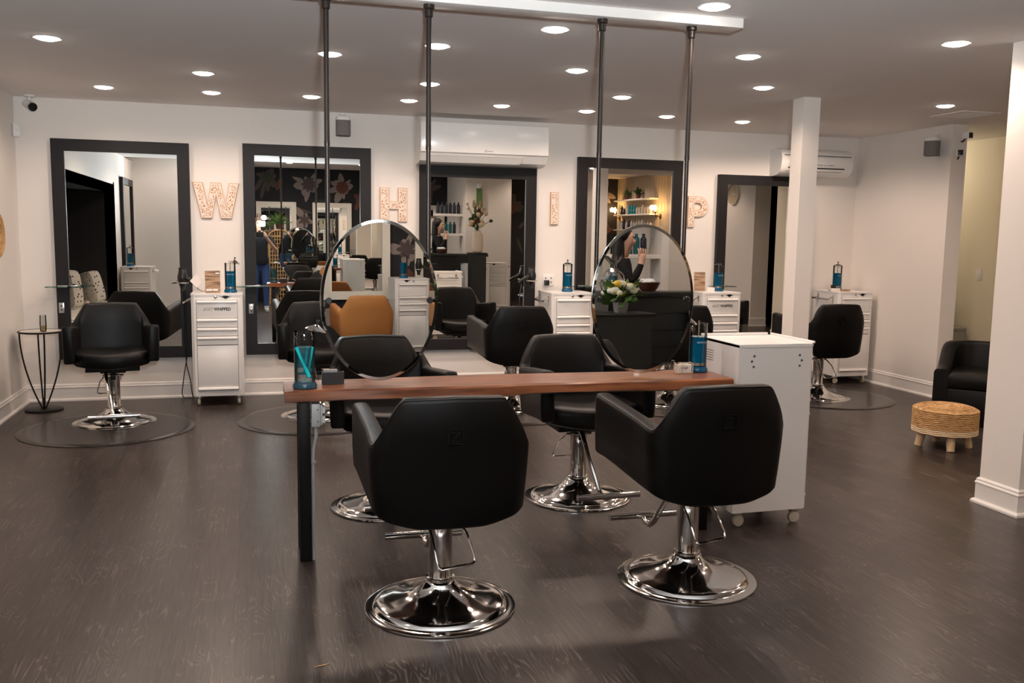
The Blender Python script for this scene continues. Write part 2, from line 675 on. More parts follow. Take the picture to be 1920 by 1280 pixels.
# panelled wall of vertical boards
pw = struct(MB().box(8.13, 8.4, YR, -0.05, 0, CEIL2).build('wall_panelled', 'gap_dark', smooth=False))
nb = 20
bw = (-0.05 - YR) / nb
bmesh_board = MB().box(8.105, 8.135, -bw / 2 + 0.003, bw / 2 - 0.003, 0, CEIL2).mesh('board', 'slat_wood', smooth=False)
for k in range(nb):
    obj('board', bmesh_board, pw, (0, YR + (k + 0.5) * bw, 0))
# columns
struct(MB().box(4.05, 4.195, 6.235, 6.385, 0, CEIL).build('wall_column', 'wall_paint', smooth=False))
struct(MB().box(4.00, 4.75, 3.90, 4.18, 0, CEIL).build('wall_pier', 'wall_paint', smooth=False))
struct(MB().box(6.27, 6.53, -0.2, 0.05, 0, CEIL2).build('wall_post', 'wall_paint', smooth=False))

# window seat alcove in the left wall (seen in the mirror beside it)
al = MB()
al.box(-2.80, XL, 3.08, 3.2, 0, 2.15)
al.box(-2.80, XL, 6.5, 6.62, 0, 2.15)
al.box(-2.80, XL, 3.08, 6.62, 2.02, 2.12)
al.box(-2.86, -2.80, 3.08, 6.62, 0, 0.5)
struct(al.build('wall_alcove', 'black_paint', smooth=False))
wn = struct(MB().box(-2.82, -2.80, 3.2, 6.5, 0.5, 2.02).build('window_1', 'window_glass', smooth=False))
wf = MB()
for yy in (3.2, 4.85, 6.44):
    wf.box(-2.83, -2.77, yy, yy + 0.06, 0.5, 2.02)
wf.build('window_frame', 'frame_wood', wn, smooth=False)
bn = thing('window_bench', 'blue grey window bench in the dark alcove reflected in the left mirror', 'bench', (-2.4, 4.85, 0))
MB().box(-0.38, 0.43, -1.63, 1.63, 0, 0.44).build('bench_body', 'bench_blue', bn, smooth=False)
MB().box(-0.38, 0.46, -1.63, 1.63, 0.44, 0.49, 0.006).build('bench_top', 'white_wood', bn)

# baseboards: shoe, board, cap bead
BP = [(0, 0), (0.030, 0), (0.030, 0.012), (0.022, 0.022), (0.014, 0.024), (0.014, 0.112), (0.018, 0.116), (0.018, 0.122), (0.012, 0.130), (0.012, 0.140), (0.006, 0.148), (0, 0.150)]


def baseboard(name, a, b2, nrm, ext0=0.0, ext1=0.0):
    a, b2, nrm = Vector((*a, 0)), Vector((*b2, 0)), Vector((*nrm, 0))
    d = (b2 - a).normalized()
    v = []
    for (p, e2) in ((a, -ext0), (b2, ext1)):
        for (o, z) in BP:
            v.append(p + d * (e2 / 0.03 * o if e2 else 0) + nrm * o + Vector((0, 0, z)))
    n = len(BP)
    f = [tuple(range(n)), tuple(range(2 * n - 1, n - 1, -1))] + [(i, i + 1, i + 1 + n, i + n) for i in range(n - 1)]
    m2 = MB().add(v, f)
    return struct(m2.build(name, 'trim_paint', angle=25))


baseboard('baseboard_back', (XL, WB), (XR, WB), (0, -1))
baseboard('baseboard_left', (XL, 6.5), (XL, WB), (1, 0))
baseboard('baseboard_right', (XR, 7.16), (XR, WB), (-1, 0), ext0=0.03)
baseboard('baseboard_right_end', (XR, 7.16), (XR + 0.17, 7.16), (0, -1), 0.03, 0.0)
baseboard('baseboard_hall', (7.44, 5.0), (7.44, 6.66), (-1, 0))
baseboard('baseboard_hall_far', (7.44, 7.79), (7.44, 10.1), (-1, 0))
baseboard('baseboard_pier_left', (4.0, 3.90), (4.0, 4.18), (-1, 0), 0.03, 0.03)
baseboard('baseboard_pier_front', (4.0, 3.90), (4.75, 3.90), (0, -1), 0.03, 0.0)
baseboard('baseboard_pier_back', (4.0, 4.18), (4.75, 4.18), (0, 1), 0.03, 0.0)
baseboard('baseboard_column_left', (4.05, 6.235), (4.05, 6.385), (-1, 0), 0.03, 0.03)
baseboard('baseboard_column_front', (4.05, 6.235), (4.195, 6.235), (0, -1), 0.03, 0.03)
baseboard('baseboard_column_right', (4.195, 6.235), (4.195, 6.385), (1, 0), 0.03, 0.03)
baseboard('baseboard_clock_side', (8.1, -0.05), (8.1, 3.25), (-1, 0))
baseboard('baseboard_clock_end', (8.1, 3.25), (8.4, 3.25), (0, 1), 0.03)
baseboard('baseboard_stub', (XL, 1.09), (-1.0, 1.09), (0, 1))

# hall door
dr = struct(MB().box(7.405, 7.44, 6.75, 7.70, 0, 2.14).build('door_1', 'door_grey', smooth=False))
dc = MB()
dc.box(7.41, 7.438, 7.70, 7.79, 0, 2.14)
dc.box(7.41, 7.438, 6.66, 6.75, 0, 2.14)
dc.box(7.41, 7.438, 6.66, 7.79, 2.14, 2.22)
dc.build('door_casing', 'hall_paint', dr, smooth=False)

# mural print on the rear wall: flat flowers and leaves
mr = MB()


def petal_poly(cx, cz, a, ln, wd, y, mi):
    pts = []
    for t, s2 in ((0, 0), (0.25, 0.75), (0.55, 1), (0.85, 0.6), (1, 0), (0.85, -0.6), (0.55, -1), (0.25, -0.75)):
        u, v2 = t * ln, s2 * wd
        pts.append((cx + u * math.cos(a) - v2 * math.sin(a), y, cz + u * math.sin(a) + v2 * math.cos(a)))
    mr.add(pts, [tuple(range(8))], mi)


def mural_flower(cx, cz, r2, n, m1_, m2_):
    for k in range(n):
        a = 2 * PI * k / n + random.uniform(-.4, .4)
        petal_poly(cx, cz, a, r2 * random.uniform(.5, 1.25), r2 * random.uniform(.12, .3), YR + 0.002 + 0.0002 * k, m1_)
    for k in range(n):
        petal_poly(cx, cz, 2 * PI * (k + .5) / n, r2 * 0.5, r2 * 0.12, YR + 0.006 + 0.0001 * k, m2_)


for (cx, cz, r2, n, a_, b_) in [(1.05, 2.5, 0.34, 9, 0, 1), (0.2, 2.62, 0.3, 7, 1, 3), (1.75, 2.45, 0.30, 12, 0, 2), (0.95, 1.75, 0.28, 6, 0, 1), (2.15, 2.2, 0.22, 8, 2, 1),
                                (-0.6, 2.2, 0.3, 8, 1, 0), (2.15, 1.3, 0.26, 7, 0, 1), (3.15, 1.6, 0.25, 8, 0, 1), (3.6, 2.45, 0.3, 8, 1, 2), (2.7, 2.55, 0.26, 9, 0, 2),
                                (1.0, 0.5, 0.32, 9, 0, 3), (2.15, 0.55, 0.3, 8, 0, 1), (5.5, 2.1, 0.3, 8, 1, 2), (7.0, 2.3, 0.35, 9, 0, 1), (7.75, 2.5, 0.28, 8, 0, 1), (7.7, 1.9, 0.25, 7, 1, 0), (6.2, 1.5, 0.3, 8, 2, 1)]:
    mural_flower(cx, cz, r2, n, a_, b_)
for k in range(46):
    petal_poly(random.uniform(-0.9, 7.9), random.uniform(0.3, 2.75), random.uniform(0, 6.28), random.uniform(.2, .45), random.uniform(.03, .07), YR + 0.0015, random.choice([3, 3, 1, 2]))
rear = bpy.data.objects['wall_rear']
mo = mr.build('flower_print', ['petal_pale', 'petal_shade', 'petal_rust', 'leaf_print'], rear, smooth=False)
mo['kind'] = 'stuff'

# ------------------------------------------------------------------ ceiling fittings
dl_ring = MB().lathe([(0.062, 0.0), (0.066, -0.003), (0.076, -0.004), (0.080, -0.001), (0.080, 0.002), (0.062, 0.002)], 28, cap0=False, cap1=False).mesh('trim_ring', 'plastic_white')
dl_disc = MB().lathe([(0.0626, 0.004), (0.0626, -0.002), (0.056, -0.008), (0.040, -0.013), (0.018, -0.0155), (0.002, -0.016)], 28).mesh('diffuser', 'lamp_glow')


def lamp_light(x, y, z, power):
    ld = bpy.data.lights.new('downlight_beam', 'SPOT')
    ld.energy = power
    ld.color = LAMP_COL
    ld.spot_size = math.radians(158)
    ld.spot_blend = 0.5
    ld.shadow_soft_size = 0.06
    return ld


def downlight(x, y, z, label, group, power=None):
    t = thing('downlight', label, 'ceiling light', (x, y, z), 0, group)
    obj('trim_ring', dl_ring, t)
    obj('diffuser', dl_disc, t)
    lo = bpy.data.objects.new('downlight_beam', lamp_light(x, y, z, power or LAMP_W))
    C.objects.link(lo)
    lo.parent = t
    lo.location = (0, 0, -0.022)


for (x, y, lb) in [
    (-1.15, 5.88, 'round recessed ceiling light at the far upper left, largest on the left'),
    (-0.35, 6.79, 'round recessed ceiling light in the middle row above letter W'),
    (-1.13, 7.72, 'round recessed ceiling light nearest the wall above the leftmost framed mirror'),
    (-0.34, 7.70, 'round recessed ceiling light nearest the wall above letter W'),
    (0.44, 5.79, 'round recessed ceiling light crossed by the leftmost ceiling pole'),
    (0.43, 7.63, 'round recessed ceiling light nearest the wall left of the leftmost pole, above the second mirror'),
    (1.02, 5.33, 'round recessed ceiling light just right of the second pole, near its top'),
    (1.22, 6.67, 'round recessed ceiling light crossed by the second pole'),
    (1.21, 7.55, 'round recessed ceiling light nearest the wall just left of the second pole'),
    (1.53, 4.70, 'large round recessed ceiling light under the middle of the white ceiling board'),
    (2.09, 4.00, 'largest recessed ceiling light, in front of the white board at top'),
    (2.00, 7.56, 'round recessed ceiling light nearest the wall above the large air conditioner'),
    (2.04, 5.79, 'round recessed ceiling light just left of the third pole'),
    (2.76, 6.75, 'round recessed ceiling light right of the third pole, in the middle row'),
    (2.78, 7.60, 'round recessed ceiling light nearest the wall above letter I'),
    (3.57, 7.66, 'round recessed ceiling light nearest the wall left of the fourth pole'),
    (2.85, 5.00, 'round recessed ceiling light right of the fourth pole, just below the board end'),
    (3.53, 5.96, 'round recessed ceiling light left of the white column top'),
    (4.38, 7.74, 'round recessed ceiling light nearest the wall right of the fourth pole'),
    (3.72, 4.29, 'round recessed ceiling light at the upper right near the pier'),
    (5.09, 7.75, 'round recessed ceiling light nearest the wall, added as fill, hidden behind the white column top'),  # continues the row unseen; added to brighten the right wall
    (5.34, 6.23, 'round recessed ceiling light beside the ceiling vent at right'),
]:
    downlight(x, y, CEIL, lb, 'recessed downlights in the salon ceiling', LAMP_W * (1.6 if x > 5 else 1.0))
for (x, y, z, p) in [(5.2, 3.2, CEIL, 1), (5.45, 4.9, CEIL, 1.2), (3.05, 3.30, CEIL, 0.7), (-1.10, 3.45, CEIL, 1.2), (-1.35, 1.95, CEIL2, 0.6), (7.3, 2.3, CEIL, 1), (0.6, -1.3, CEIL2, 1), (2.0, -1.3, CEIL2, 1), (3.4, -0.2, CEIL2, 1), (5.6, -0.6, CEIL2, 1), (7.2, -1.6, CEIL2, 1), (7.2, 0.6, CEIL2, 1), (6.9, 4.4, CEIL, 1)]:  # fill lights at pier, trolley, side mirror and clock are added for brightness
    downlight(x, y, z, 'round recessed ceiling light outside the direct view, ' + {(5.2, 3.2): 'before the pier', (5.45, 4.9): 'added as fill behind the pier by the footstool', (3.05, 3.30): 'added as fill in front of the large white trolley', (-1.10, 3.45): 'beside the window alcove', (-1.35, 1.95): 'added as fill before the narrow side mirror', (7.3, 2.3): 'added as fill in front of the wall clock', (0.6, -1.3): 'above the photographer', (2.0, -1.3): 'above the tan chairs', (3.4, -0.2): 'above the reception desk', (5.6, -0.6): 'beside the white shelf block', (7.2, -1.6): 'before the panelled wall shelves', (7.2, 0.6): 'at the near end of the panelled wall', (6.9, 4.4): 'at the hallway entrance'}[(x, y)], 'recessed downlights behind the viewpoint', LAMP_W * (1.9 if y < 0.7 else p))
# hall light (warm)
t = thing('hall_light', 'warm ceiling light inside the hallway at right', 'ceiling light', (6.95, 9.1, CEIL))
MB().lathe([(0.12, 0.0), (0.12, -0.02), (0.10, -0.05), (0.05, -0.065)], 24).build('lamp_bowl', 'plastic_white', t)
hl = bpy.data.lights.new('hall_beam', 'POINT')
hl.energy = 17
hl.color = (1.0, 0.85, 0.60)
hl.shadow_soft_size = 0.1
hlo = bpy.data.objects.new('hall_beam', hl)
C.objects.link(hlo)
hlo.parent = t
hlo.location = (0, 0, -0.2)

# ceiling board that carries the poles
bd = MB().box(-0.05, 2.34, 4.165, 4.295, 2.538, CEIL, 0.002).build('ceiling_board', 'trim_paint')
tag(bd, 'long white board fixed to the ceiling carrying four dark poles', 'ceiling board')

# vent
vt = thing('ceiling_vent', 'square white ceiling vent near the right pier', 'vent', (5.86, 6.60, CEIL))
v1 = MB()
for (a, b2, c2, d2) in ((-0.19, 0.19, -0.20, -0.165), (-0.19, 0.19, 0.165, 0.20), (-0.19, -0.155, -0.165, 0.165), (0.155, 0.19, -0.165, 0.165)):
    v1.box(a, b2, c2, d2, -0.006, 0.0)
v1.build('vent_frame', 'ceiling_paint', vt, smooth=False)
sl = MB().box(-0.155, 0.155, -0.008, 0.008, -0.006, -0.001).mesh('slat', 'ceiling_paint', smooth=False)
for k in range(9):
    obj('slat', sl, vt, (0, -0.14 + 0.035 * k, 0))

# ------------------------------------------------------------------ framed wall mirrors


def framed_mirror(name, label, x0, x1, z0, z1, y, fw, frame_mat, group, depth=0.05, facing=-1, glass='mirror'):
    t = thing(name, label, 'mirror', ((x0 + x1) / 2, y, z0), 0, group)
    hx, hz = (x1 - x0) / 2, z1 - z0
    ya, yb = 0.0, facing * depth
    polys = [[(-hx, 0), (hx, 0), (hx - fw, fw), (-hx + fw, fw)], [(-hx, hz), (-hx + fw, hz - fw), (hx - fw, hz - fw), (hx, hz)],
             [(-hx, 0), (-hx + fw, fw), (-hx + fw, hz - fw), (-hx, hz)], [(hx, 0), (hx, hz), (hx - fw, hz - fw), (hx - fw, fw)]]
    for p in polys:
        MB().prism(p, ya, yb).build('frame_board', frame_mat, t, smooth=False)
    g = MB()
    yg = facing * depth * 0.6
    g.add([(-hx + fw, yg, fw), (hx - fw, yg, fw), (hx - fw, yg, hz - fw), (-hx + fw, yg, hz - fw)], [(0, 1, 2, 3)])
    g.box(-hx + fw, hx - fw, min(0, yg * 0.9), max(0, yg * 0.9), fw, hz - fw)
    g.build('mirror_glass', glass, t, smooth=False)
    return t


GM = 'black framed mirrors on the back wall'
framed_mirror('framed_mirror', 'tall black framed mirror at far left behind the chair with the wire table', -1.675, -0.575, 0.37, 2.25, WB, 0.10, 'frame_wood', GM)
framed_mirror('framed_mirror', 'tall black framed mirror between letters W and H reflecting the photographer', -0.125, 1.01, 0.38, 2.27, WB, 0.10, 'frame_wood', GM)
framed_mirror('framed_mirror', 'black framed mirror under the large air conditioner', 1.465, 2.61, 0.39, 2.138, WB, 0.105, 'frame_wood', GM)
framed_mirror('framed_mirror', 'tall black framed mirror between letters I and P', 3.035, 4.16, 0.38, 2.27, WB, 0.10, 'frame_wood', GM)
framed_mirror('framed_mirror', 'black framed mirror half hidden by the white column at right', 4.575, 5.70, 0.38, 2.15, WB, 0.10, 'frame_wood', GM)
GW = 'white framed mirrors on the floral wall'
for k, (x0, x1) in enumerate(((-0.04, 0.78), (1.12, 1.94), (2.26, 3.06), (3.18, 3.98))):
    framed_mirror('station_mirror', 'white framed mirror on the dark floral wall, number %s from the photographer in the reflection' % ('one', 'two', 'three', 'four')[k],
                  x0, x1, 0.68, 2.12, YR, 0.10, 'white_wood', GW, facing=1)
framed_mirror('narrow_mirror', 'narrow black framed mirror on the side wall seen inside the leftmost mirror', -0.55, 0.55, 0.36, 2.26, 0, 0.10, 'frame_wood', None)
nm = [o for o in bpy.data.objects if o.name.startswith('narrow_mirror')][0]
nm.location = (XL, 2.03, 0.36)
nm.rotation_euler = (0, 0, PI / 2)

# outlets on mirror frames
outlet_plate = MB().box(-0.022, 0.022, -0.006, 0, -0.045, 0.045, 0.003).mesh('plate', 'steel')
slot = MB().box(-0.006, 0.006, -0.0075, -0.004, -0.006, 0.006).mesh('socket', 'print_black', smooth=False)
for (x, z, lb) in ((-1.64, 0.82, 'small metal outlet on the left edge of the leftmost mirror frame'), (0.035, 0.80, 'small metal outlet on the left edge of the second mirror frame'), ):
    t = thing('frame_outlet', lb, 'outlet', (x if x < 0 else -0.075 + 0.11, WB - 0.05, z), 0, 'outlets on mirror frames')
    if x > 0:
        t.location = (-0.07 + 0.1, WB - 0.05, z)
        t.location.x = -0.075
    obj('plate', outlet_plate, t)
    obj('socket', slot, t, (0, 0, 0.018))
    obj('socket', slot, t, (0, 0, -0.018))
t = thing('wall_outlet', 'white double outlet on the wall behind the third trolley', 'outlet', (2.76, WB, 1.06))
MB().box(-0.06, 0.06, -0.008, 0, -0.058, 0.058, 0.003).build('plate', 'plastic_white', t)
for (a, b2) in ((-0.028, 0.02), (0.028, 0.02), (0.028, -0.02), (-0.028, -0.02)):
    obj('socket', slot, t, (a, -0.002, b2))
pl = MB().box(-0.022, 0.022, -0.05, 0, -0.026, 0.026, 0.005).build('power_adapter', 'plastic_black')
pl.location = (2.735, WB - 0.0085, 1.035)
tag(pl, 'small black power adapter plugged into the white wall outlet', 'adapter')

# glass shelves with brackets
for (x0, x1, lb) in ((-1.74, -1.42, 'glass shelf on the left frame of the leftmost mirror'), (-0.205, 0.085, 'glass shelf on the left frame of the second mirror'),
                     (2.97, 3.20, 'glass shelf on the left frame of the fourth mirror'), (4.49, 4.75, 'glass shelf on the left frame of the rightmost mirror')):
    t = thing('glass_shelf', lb, 'shelf', ((x0 + x1) / 2, WB - 0.05, 1.0), 0, 'small glass shelves at mirrors')
    h = (x1 - x0) / 2
    MB().box(-h, h, -0.13, -0.002, 0.0, 0.008, 0.002).build('shelf_pane', 'shelf_glass', t)
    MB().box(-h + 0.08, h - 0.08, -0.035, 0.0, -0.006, 0.014, 0.002).build('bracket', 'chrome', t)

# ------------------------------------------------------------------ styling chair
HW, YF, YB = 0.33, 0.305, -0.285


def chair_path(n=64):
    """outer plan curve from the left arm front round the back to the right arm front: (x, y, nx, ny, d)"""
    RC = 0.075                       # plan radius of the rear corner
    xr, yr = -0.292, -0.262          # where side and back lines would meet
    raw = []
    sx, sy = -HW, YF
    dx, dy = xr - sx, yr - sy
    l2 = math.hypot(dx, dy)
    e0 = (xr - dx / l2 * RC, yr - dy / l2 * RC)
    for k in range(50):
        t = k / 50
        raw.append((sx + (e0[0] - sx) * t, sy + (e0[1] - sy) * t))
    e1 = (xr + RC, yr - 0.014)
    for k in range(30):              # quadratic corner
        t = k / 30
        raw.append(tuple((1 - t) ** 2 * e0[i] + 2 * t * (1 - t) * (xr, yr - 0.006)[i] + t * t * e1[i] for i in (0, 1)))
    for k in range(61):
        t = k / 60
        x = e1[0] + (-2 * e1[0]) * t
        raw.append((x, e1[1] - 0.024 * math.sin(PI * t)))
    raw += [(-x, y) for (x, y) in reversed(raw[:80])]
    ln = [0]
    for i in range(1, len(raw)):
        ln.append(ln[-1] + math.dist(raw[i], raw[i - 1]))
    tot = ln[-1]
    out = []
    j = 0
    for i in range(n + 1):
        s = tot * i / n
        while j < len(raw) - 2 and ln[j + 1] < s:
            j += 1
        t = (s - ln[j]) / max(1e-9, ln[j + 1] - ln[j])
        out.append((raw[j][0] + (raw[j + 1][0] - raw[j][0]) * t, raw[j][1] + (raw[j + 1][1] - raw[j][1]) * t, abs(s - tot / 2)))
    res = []
    for i, (x, y, d) in enumerate(out):
        p, q = out[max(0, i - 1)], out[min(n, i + 1)]
        tx, ty = q[0] - p[0], q[1] - p[1]
        l2 = math.hypot(tx, ty)
        res.append((x, y, ty / l2, -tx / l2, d))
    # normals point outward: at the back (moving +x) the outward normal is -y
    return res, tot / 2


def shell_top(d, half):
    back = 0.918 - 0.006 * min(1.0, d / 0.19)
    c0, nd, nz = 0.180, 0.304, 0.734
    arm = nz + 0.056 * (max(0.0, d - nd) / (half - nd)) ** 0.95
    if d < c0:
        return back
    if d < nd:
        t = (d - c0) / (nd - c0)
        e2 = 0.62 * t * t * (3 - 2 * t) + 0.38 * t
        return back + (nz - back) * e2
    return arm


def shell_bot(d, half):
    return 0.414 + 0.050 * smoothstep(0.10, 0.36, d) + 0.048 * smoothstep(0.25, half, d)


def make_chair(name, label, cat_mat, seam_mat, group, loc, rz):
    t = thing(name, label, 'salon chair', loc, rz, group)
    path, half = chair_path(120)
    rings = []
    seam = []

    def ring(x, y, nx, ny, d, shrink=0.0, push=(0, 0)):
        zt, zb = shell_top(d, half) - shrink, shell_bot(d, half) + shrink
        th = 0.074 if d > 0.3 else 0.070
        lean = 0.035 * (1 - smoothstep(0.15, 0.5, d))
        pr = []
        rr = 0.020
        zs = [zb, zb + 0.012, zb + (zt - zb) * 0.35, zb + (zt - zb) * 0.7, zt - rr]
        for i, z in enumerate(zs):
            pr.append((-shrink - (0.008 if i == 0 else 0.0), z))
        pr += [(-rr * 0.3 - shrink, zt - rr * 0.3), (-rr - shrink, zt), (-th + rr + shrink, zt), (-th + rr * 0.3 + shrink, zt - rr * 0.3)]
        for i, z in enumerate(reversed(zs)):
            pr.append((-th + shrink + (0.008 if i == 4 else 0.0), z))
        out = []
        for (o, z) in pr:
            ln = lean * max(0, (z - 0.45)) / 0.45 - 0.010 * max(0, 0.62 - z) / 0.2
            out.append((x + nx * (o + ln) + push[0], y + ny * (o + ln) + push[1], z))
        return out
    n = len(path)
    p0, p1 = path[0], path[-1]
    rings.append(ring(*p0, shrink=0.010, push=(0, 0.014)))
    rings.append(ring(*p0, shrink=0.003, push=(0, 0.010)))
    for p in path:
        rings.append(ring(*p))
    rings.append(ring(*p1, shrink=0.003, push=(0, 0.010)))
    rings.append(ring(*p1, shrink=0.010, push=(0, 0.014)))
    sh = MB().rings(rings).build('backrest_shell', cat_mat, t, angle=50)
    for rgs in rings[2:-2]:
        a = Vector(rgs[5])
        seam.append(a + Vector((0, 0, 0.0008)))
    MB().tube(seam, 0.0022, 6).build('seam', seam_mat, sh)
    # embossed maker's square on the back
    em = MB()
    for (a, b2, c2, d2) in ((-0.028, 0.028, 0.80, 0.802), (-0.028, 0.028, 0.746, 0.748), (-0.028, -0.026, 0.746, 0.802), (0.026, 0.028, 0.746, 0.802), (-0.028, 0.028, 0.738, 0.740)):
        em.box(a, b2, -0.334, -0.318, c2, d2)
    em.add([(-0.018, -0.3335, 0.79), (0.018, -0.3335, 0.79), (0.018, -0.3335, 0.786), (-0.012, -0.3335, 0.758), (0.018, -0.3335, 0.758), (0.018, -0.3335, 0.754), (-0.018, -0.3335, 0.754), (-0.018, -0.3335, 0.758), (0.010, -0.3335, 0.786), (-0.018, -0.3335, 0.786)], [tuple(range(10))])
    em.build('emblem', 'emboss', sh, smooth=False)
    # seat cushion
    ol = []
    for (x, y) in ((-0.258, -0.12), (-0.262, 0.05), (-0.262, 0.24)):
        ol.append((x, y))
    for k in range(9):
        a = k / 8
        ol.append((-0.255 + 0.51 * a, 0.265 + 0.062 * math.sin(PI * a)))
    ol += [(0.262, 0.24), (0.262, 0.05), (0.258, -0.12), (0.16, -0.20), (0, -0.215), (-0.16, -0.20)]

    def inset(k, z, sag=0):
        return [(x * (1 - k / 0.26), 0.04 + (y - 0.04) * (1 - k / 0.28), z + sag * (abs(x) / 0.26) ** 2) for (x, y) in ol]
    MB().rings([inset(0.05, 0.452, 0.03), inset(0.012, 0.456, 0.03), inset(0.0, 0.470, 0.028), inset(0.0, 0.540, 0.02), inset(0.006, 0.556, 0.02), inset(0.022, 0.566, 0.018), inset(0.10, 0.568, 0.012), inset(0.2, 0.566)]).build('seat', cat_mat, t, angle=55)
    # underside bracket
    ub = MB()
    ub.box(-0.19, 0.19, -0.17, 0.2, 0.428, 0.456, 0.006)
    ub.box(-0.09, 0.09, -0.1, 0.12, 0.405, 0.430, 0.004)
    ub.lathe([(0.022, 0.36), (0.022, 0.41)], 16)
    ub.build('seat_bracket', 'dark_metal', t)
    # base
    MB().lathe([(0.300, 0.0), (0.305, 0.003), (0.304, 0.008), (0.285, 0.012), (0.272, 0.010), (0.266, 0.014), (0.262, 0.022), (0.245, 0.029), (0.20, 0.038), (0.15, 0.050), (0.11, 0.066), (0.082, 0.086), (0.066, 0.106), (0.060, 0.118), (0.052, 0.119)], 56).build('base', 'chrome', t, angle=60)
    col = MB().lathe([(0.056, 0.116), (0.058, 0.118), (0.058, 0.128), (0.049, 0.130), (0.047, 0.134), (0.047, 0.355), (0.050, 0.358), (0.050, 0.378), (0.040, 0.382), (0.019, 0.384), (0.019, 0.408)], 28).build('hydraulic_column', 'chrome', t, angle=45)
    MB().box(-0.018, 0.018, 0.040, 0.062, 0.345, 0.385, 0.004).build('valve_block', 'dark_metal', col)
    # pump lever: wire loop on the back
    lp = [(-0.058, 0.0, 0.372), (-0.058, -0.03, 0.366), (-0.046, -0.085, 0.315), (-0.034, -0.130, 0.235), (-0.030, -0.142, 0.216), (-0.018, -0.146, 0.210), (0.105, -0.122, 0.214), (0.117, -0.118, 0.220), (0.117, -0.110, 0.240), (0.095, -0.07, 0.32), (0.064, -0.028, 0.366), (0.058, 0.0, 0.372)]
    lv = MB().tube(lp, 0.0055, 8)
    lv.tube([(-0.075, 0, 0.372), (0.075, 0, 0.372)], 0.008, 8)
    lv.build('pump_lever', 'chrome', t)
    # footrest
    fr = MB().tube([(0.05, 0.10, 0.43), (0.05, 0.16, 0.427), (0.05, 0.20, 0.405), (0.045, 0.235, 0.36), (0.02, 0.345, 0.19), (0.012, 0.375, 0.140), (0.006, 0.405, 0.115), (0.0, 0.445, 0.118), (0.0, 0.475, 0.130)], 0.0145, 12)
    ft = fr.build('footrest', 'chrome', t)
    MB().tube([(-0.175, 0.48, 0.140), (0.175, 0.48, 0.140)], 0.0165, 12).build('foot_bar', 'chrome', ft)
    return t


GC = 'black salon chairs'
ch0 = make_chair('styling_chair', 'black leather salon chair with its back to the viewer, front left of the wooden table', 'leather', 'leather_seam', GC, (0.685, 3.46, 0), math.radians(-2))
for (x, y, rz, lb) in [
    (1.80, 3.50, 0, 'black leather salon chair with its back to the viewer, in front of the white trolley'),
    (0.66, 4.87, 180, 'black leather salon chair behind the wooden table under the left oval mirror'),
    (1.755, 4.80, 180, 'black leather salon chair facing the viewer behind the middle of the wooden table'),
    (-1.105, 7.50, 172 + 16, 'black leather salon chair facing the viewer at far left, beside the wire table'),
    (0.455, 7.47, 180, 'black leather salon chair facing the viewer before the second framed mirror'),
    (2.09, 7.45, 0, 'black leather salon chair turned to the mirror under the large air conditioner'),
    (3.57, 7.42, 0, 'black leather salon chair mostly hidden behind the right oval mirror'),
    (5.12, 7.42, 0, 'black leather salon chair at far right beside the white column'),
]:
    dup(ch0, (x, y, 0), math.radians(rz), lb)
br0 = make_chair('tan_chair', 'tan leather salon chair in the middle of the left oval mirror reflection', 'tan_leather', 'tan_leather', 'tan salon chairs seen in reflections', (1.42, -1.75, 0), PI)
for ch in list(br0.children):
    if ch.name.split('.')[0] in ('backrest_shell', 'seat', 'seat_bracket'):
        ch.location.z -= 0.09
    for g in list(ch.children):
        if g.name.startswith('emblem'):
            bpy.data.objects.remove(g, do_unlink=True)
dup(br0, (2.58, -1.75, 0), PI, 'tan leather salon chair at the right rim of the left oval mirror reflection')

# floor mats under the wall chairs
mat_mesh = MB().lathe([(0.615, 0.0005), (0.62, 0.003), (0.612, 0.006), (0.56, 0.009), (0.54, 0.0075), (0.001, 0.0075)], 64, cap1=False).mesh('floor_mat', 'mat_rubber')
for (x, y, lb) in ((-1.12, 7.27, 'round dark floor mat under the leftmost chair'), (0.43, 7.33, 'round dark floor mat under the chair at the second mirror'),
                   (2.09, 7.35, 'round dark floor mat under the chair below the large air conditioner'), (3.57, 7.35, 'round dark floor mat under the chair behind the right oval mirror'),
                   (5.20, 7.40, 'round dark floor mat under the chair at far right')):
    o = obj('floor_mat', mat_mesh, None, (x, y, 0.0005))
    tag(o, lb, 'floor mat', 'round floor mats')

# ------------------------------------------------------------------ trolleys
TW, TD, TZ0, TZ1 = 0.42, 0.44, 0.085, 0.965


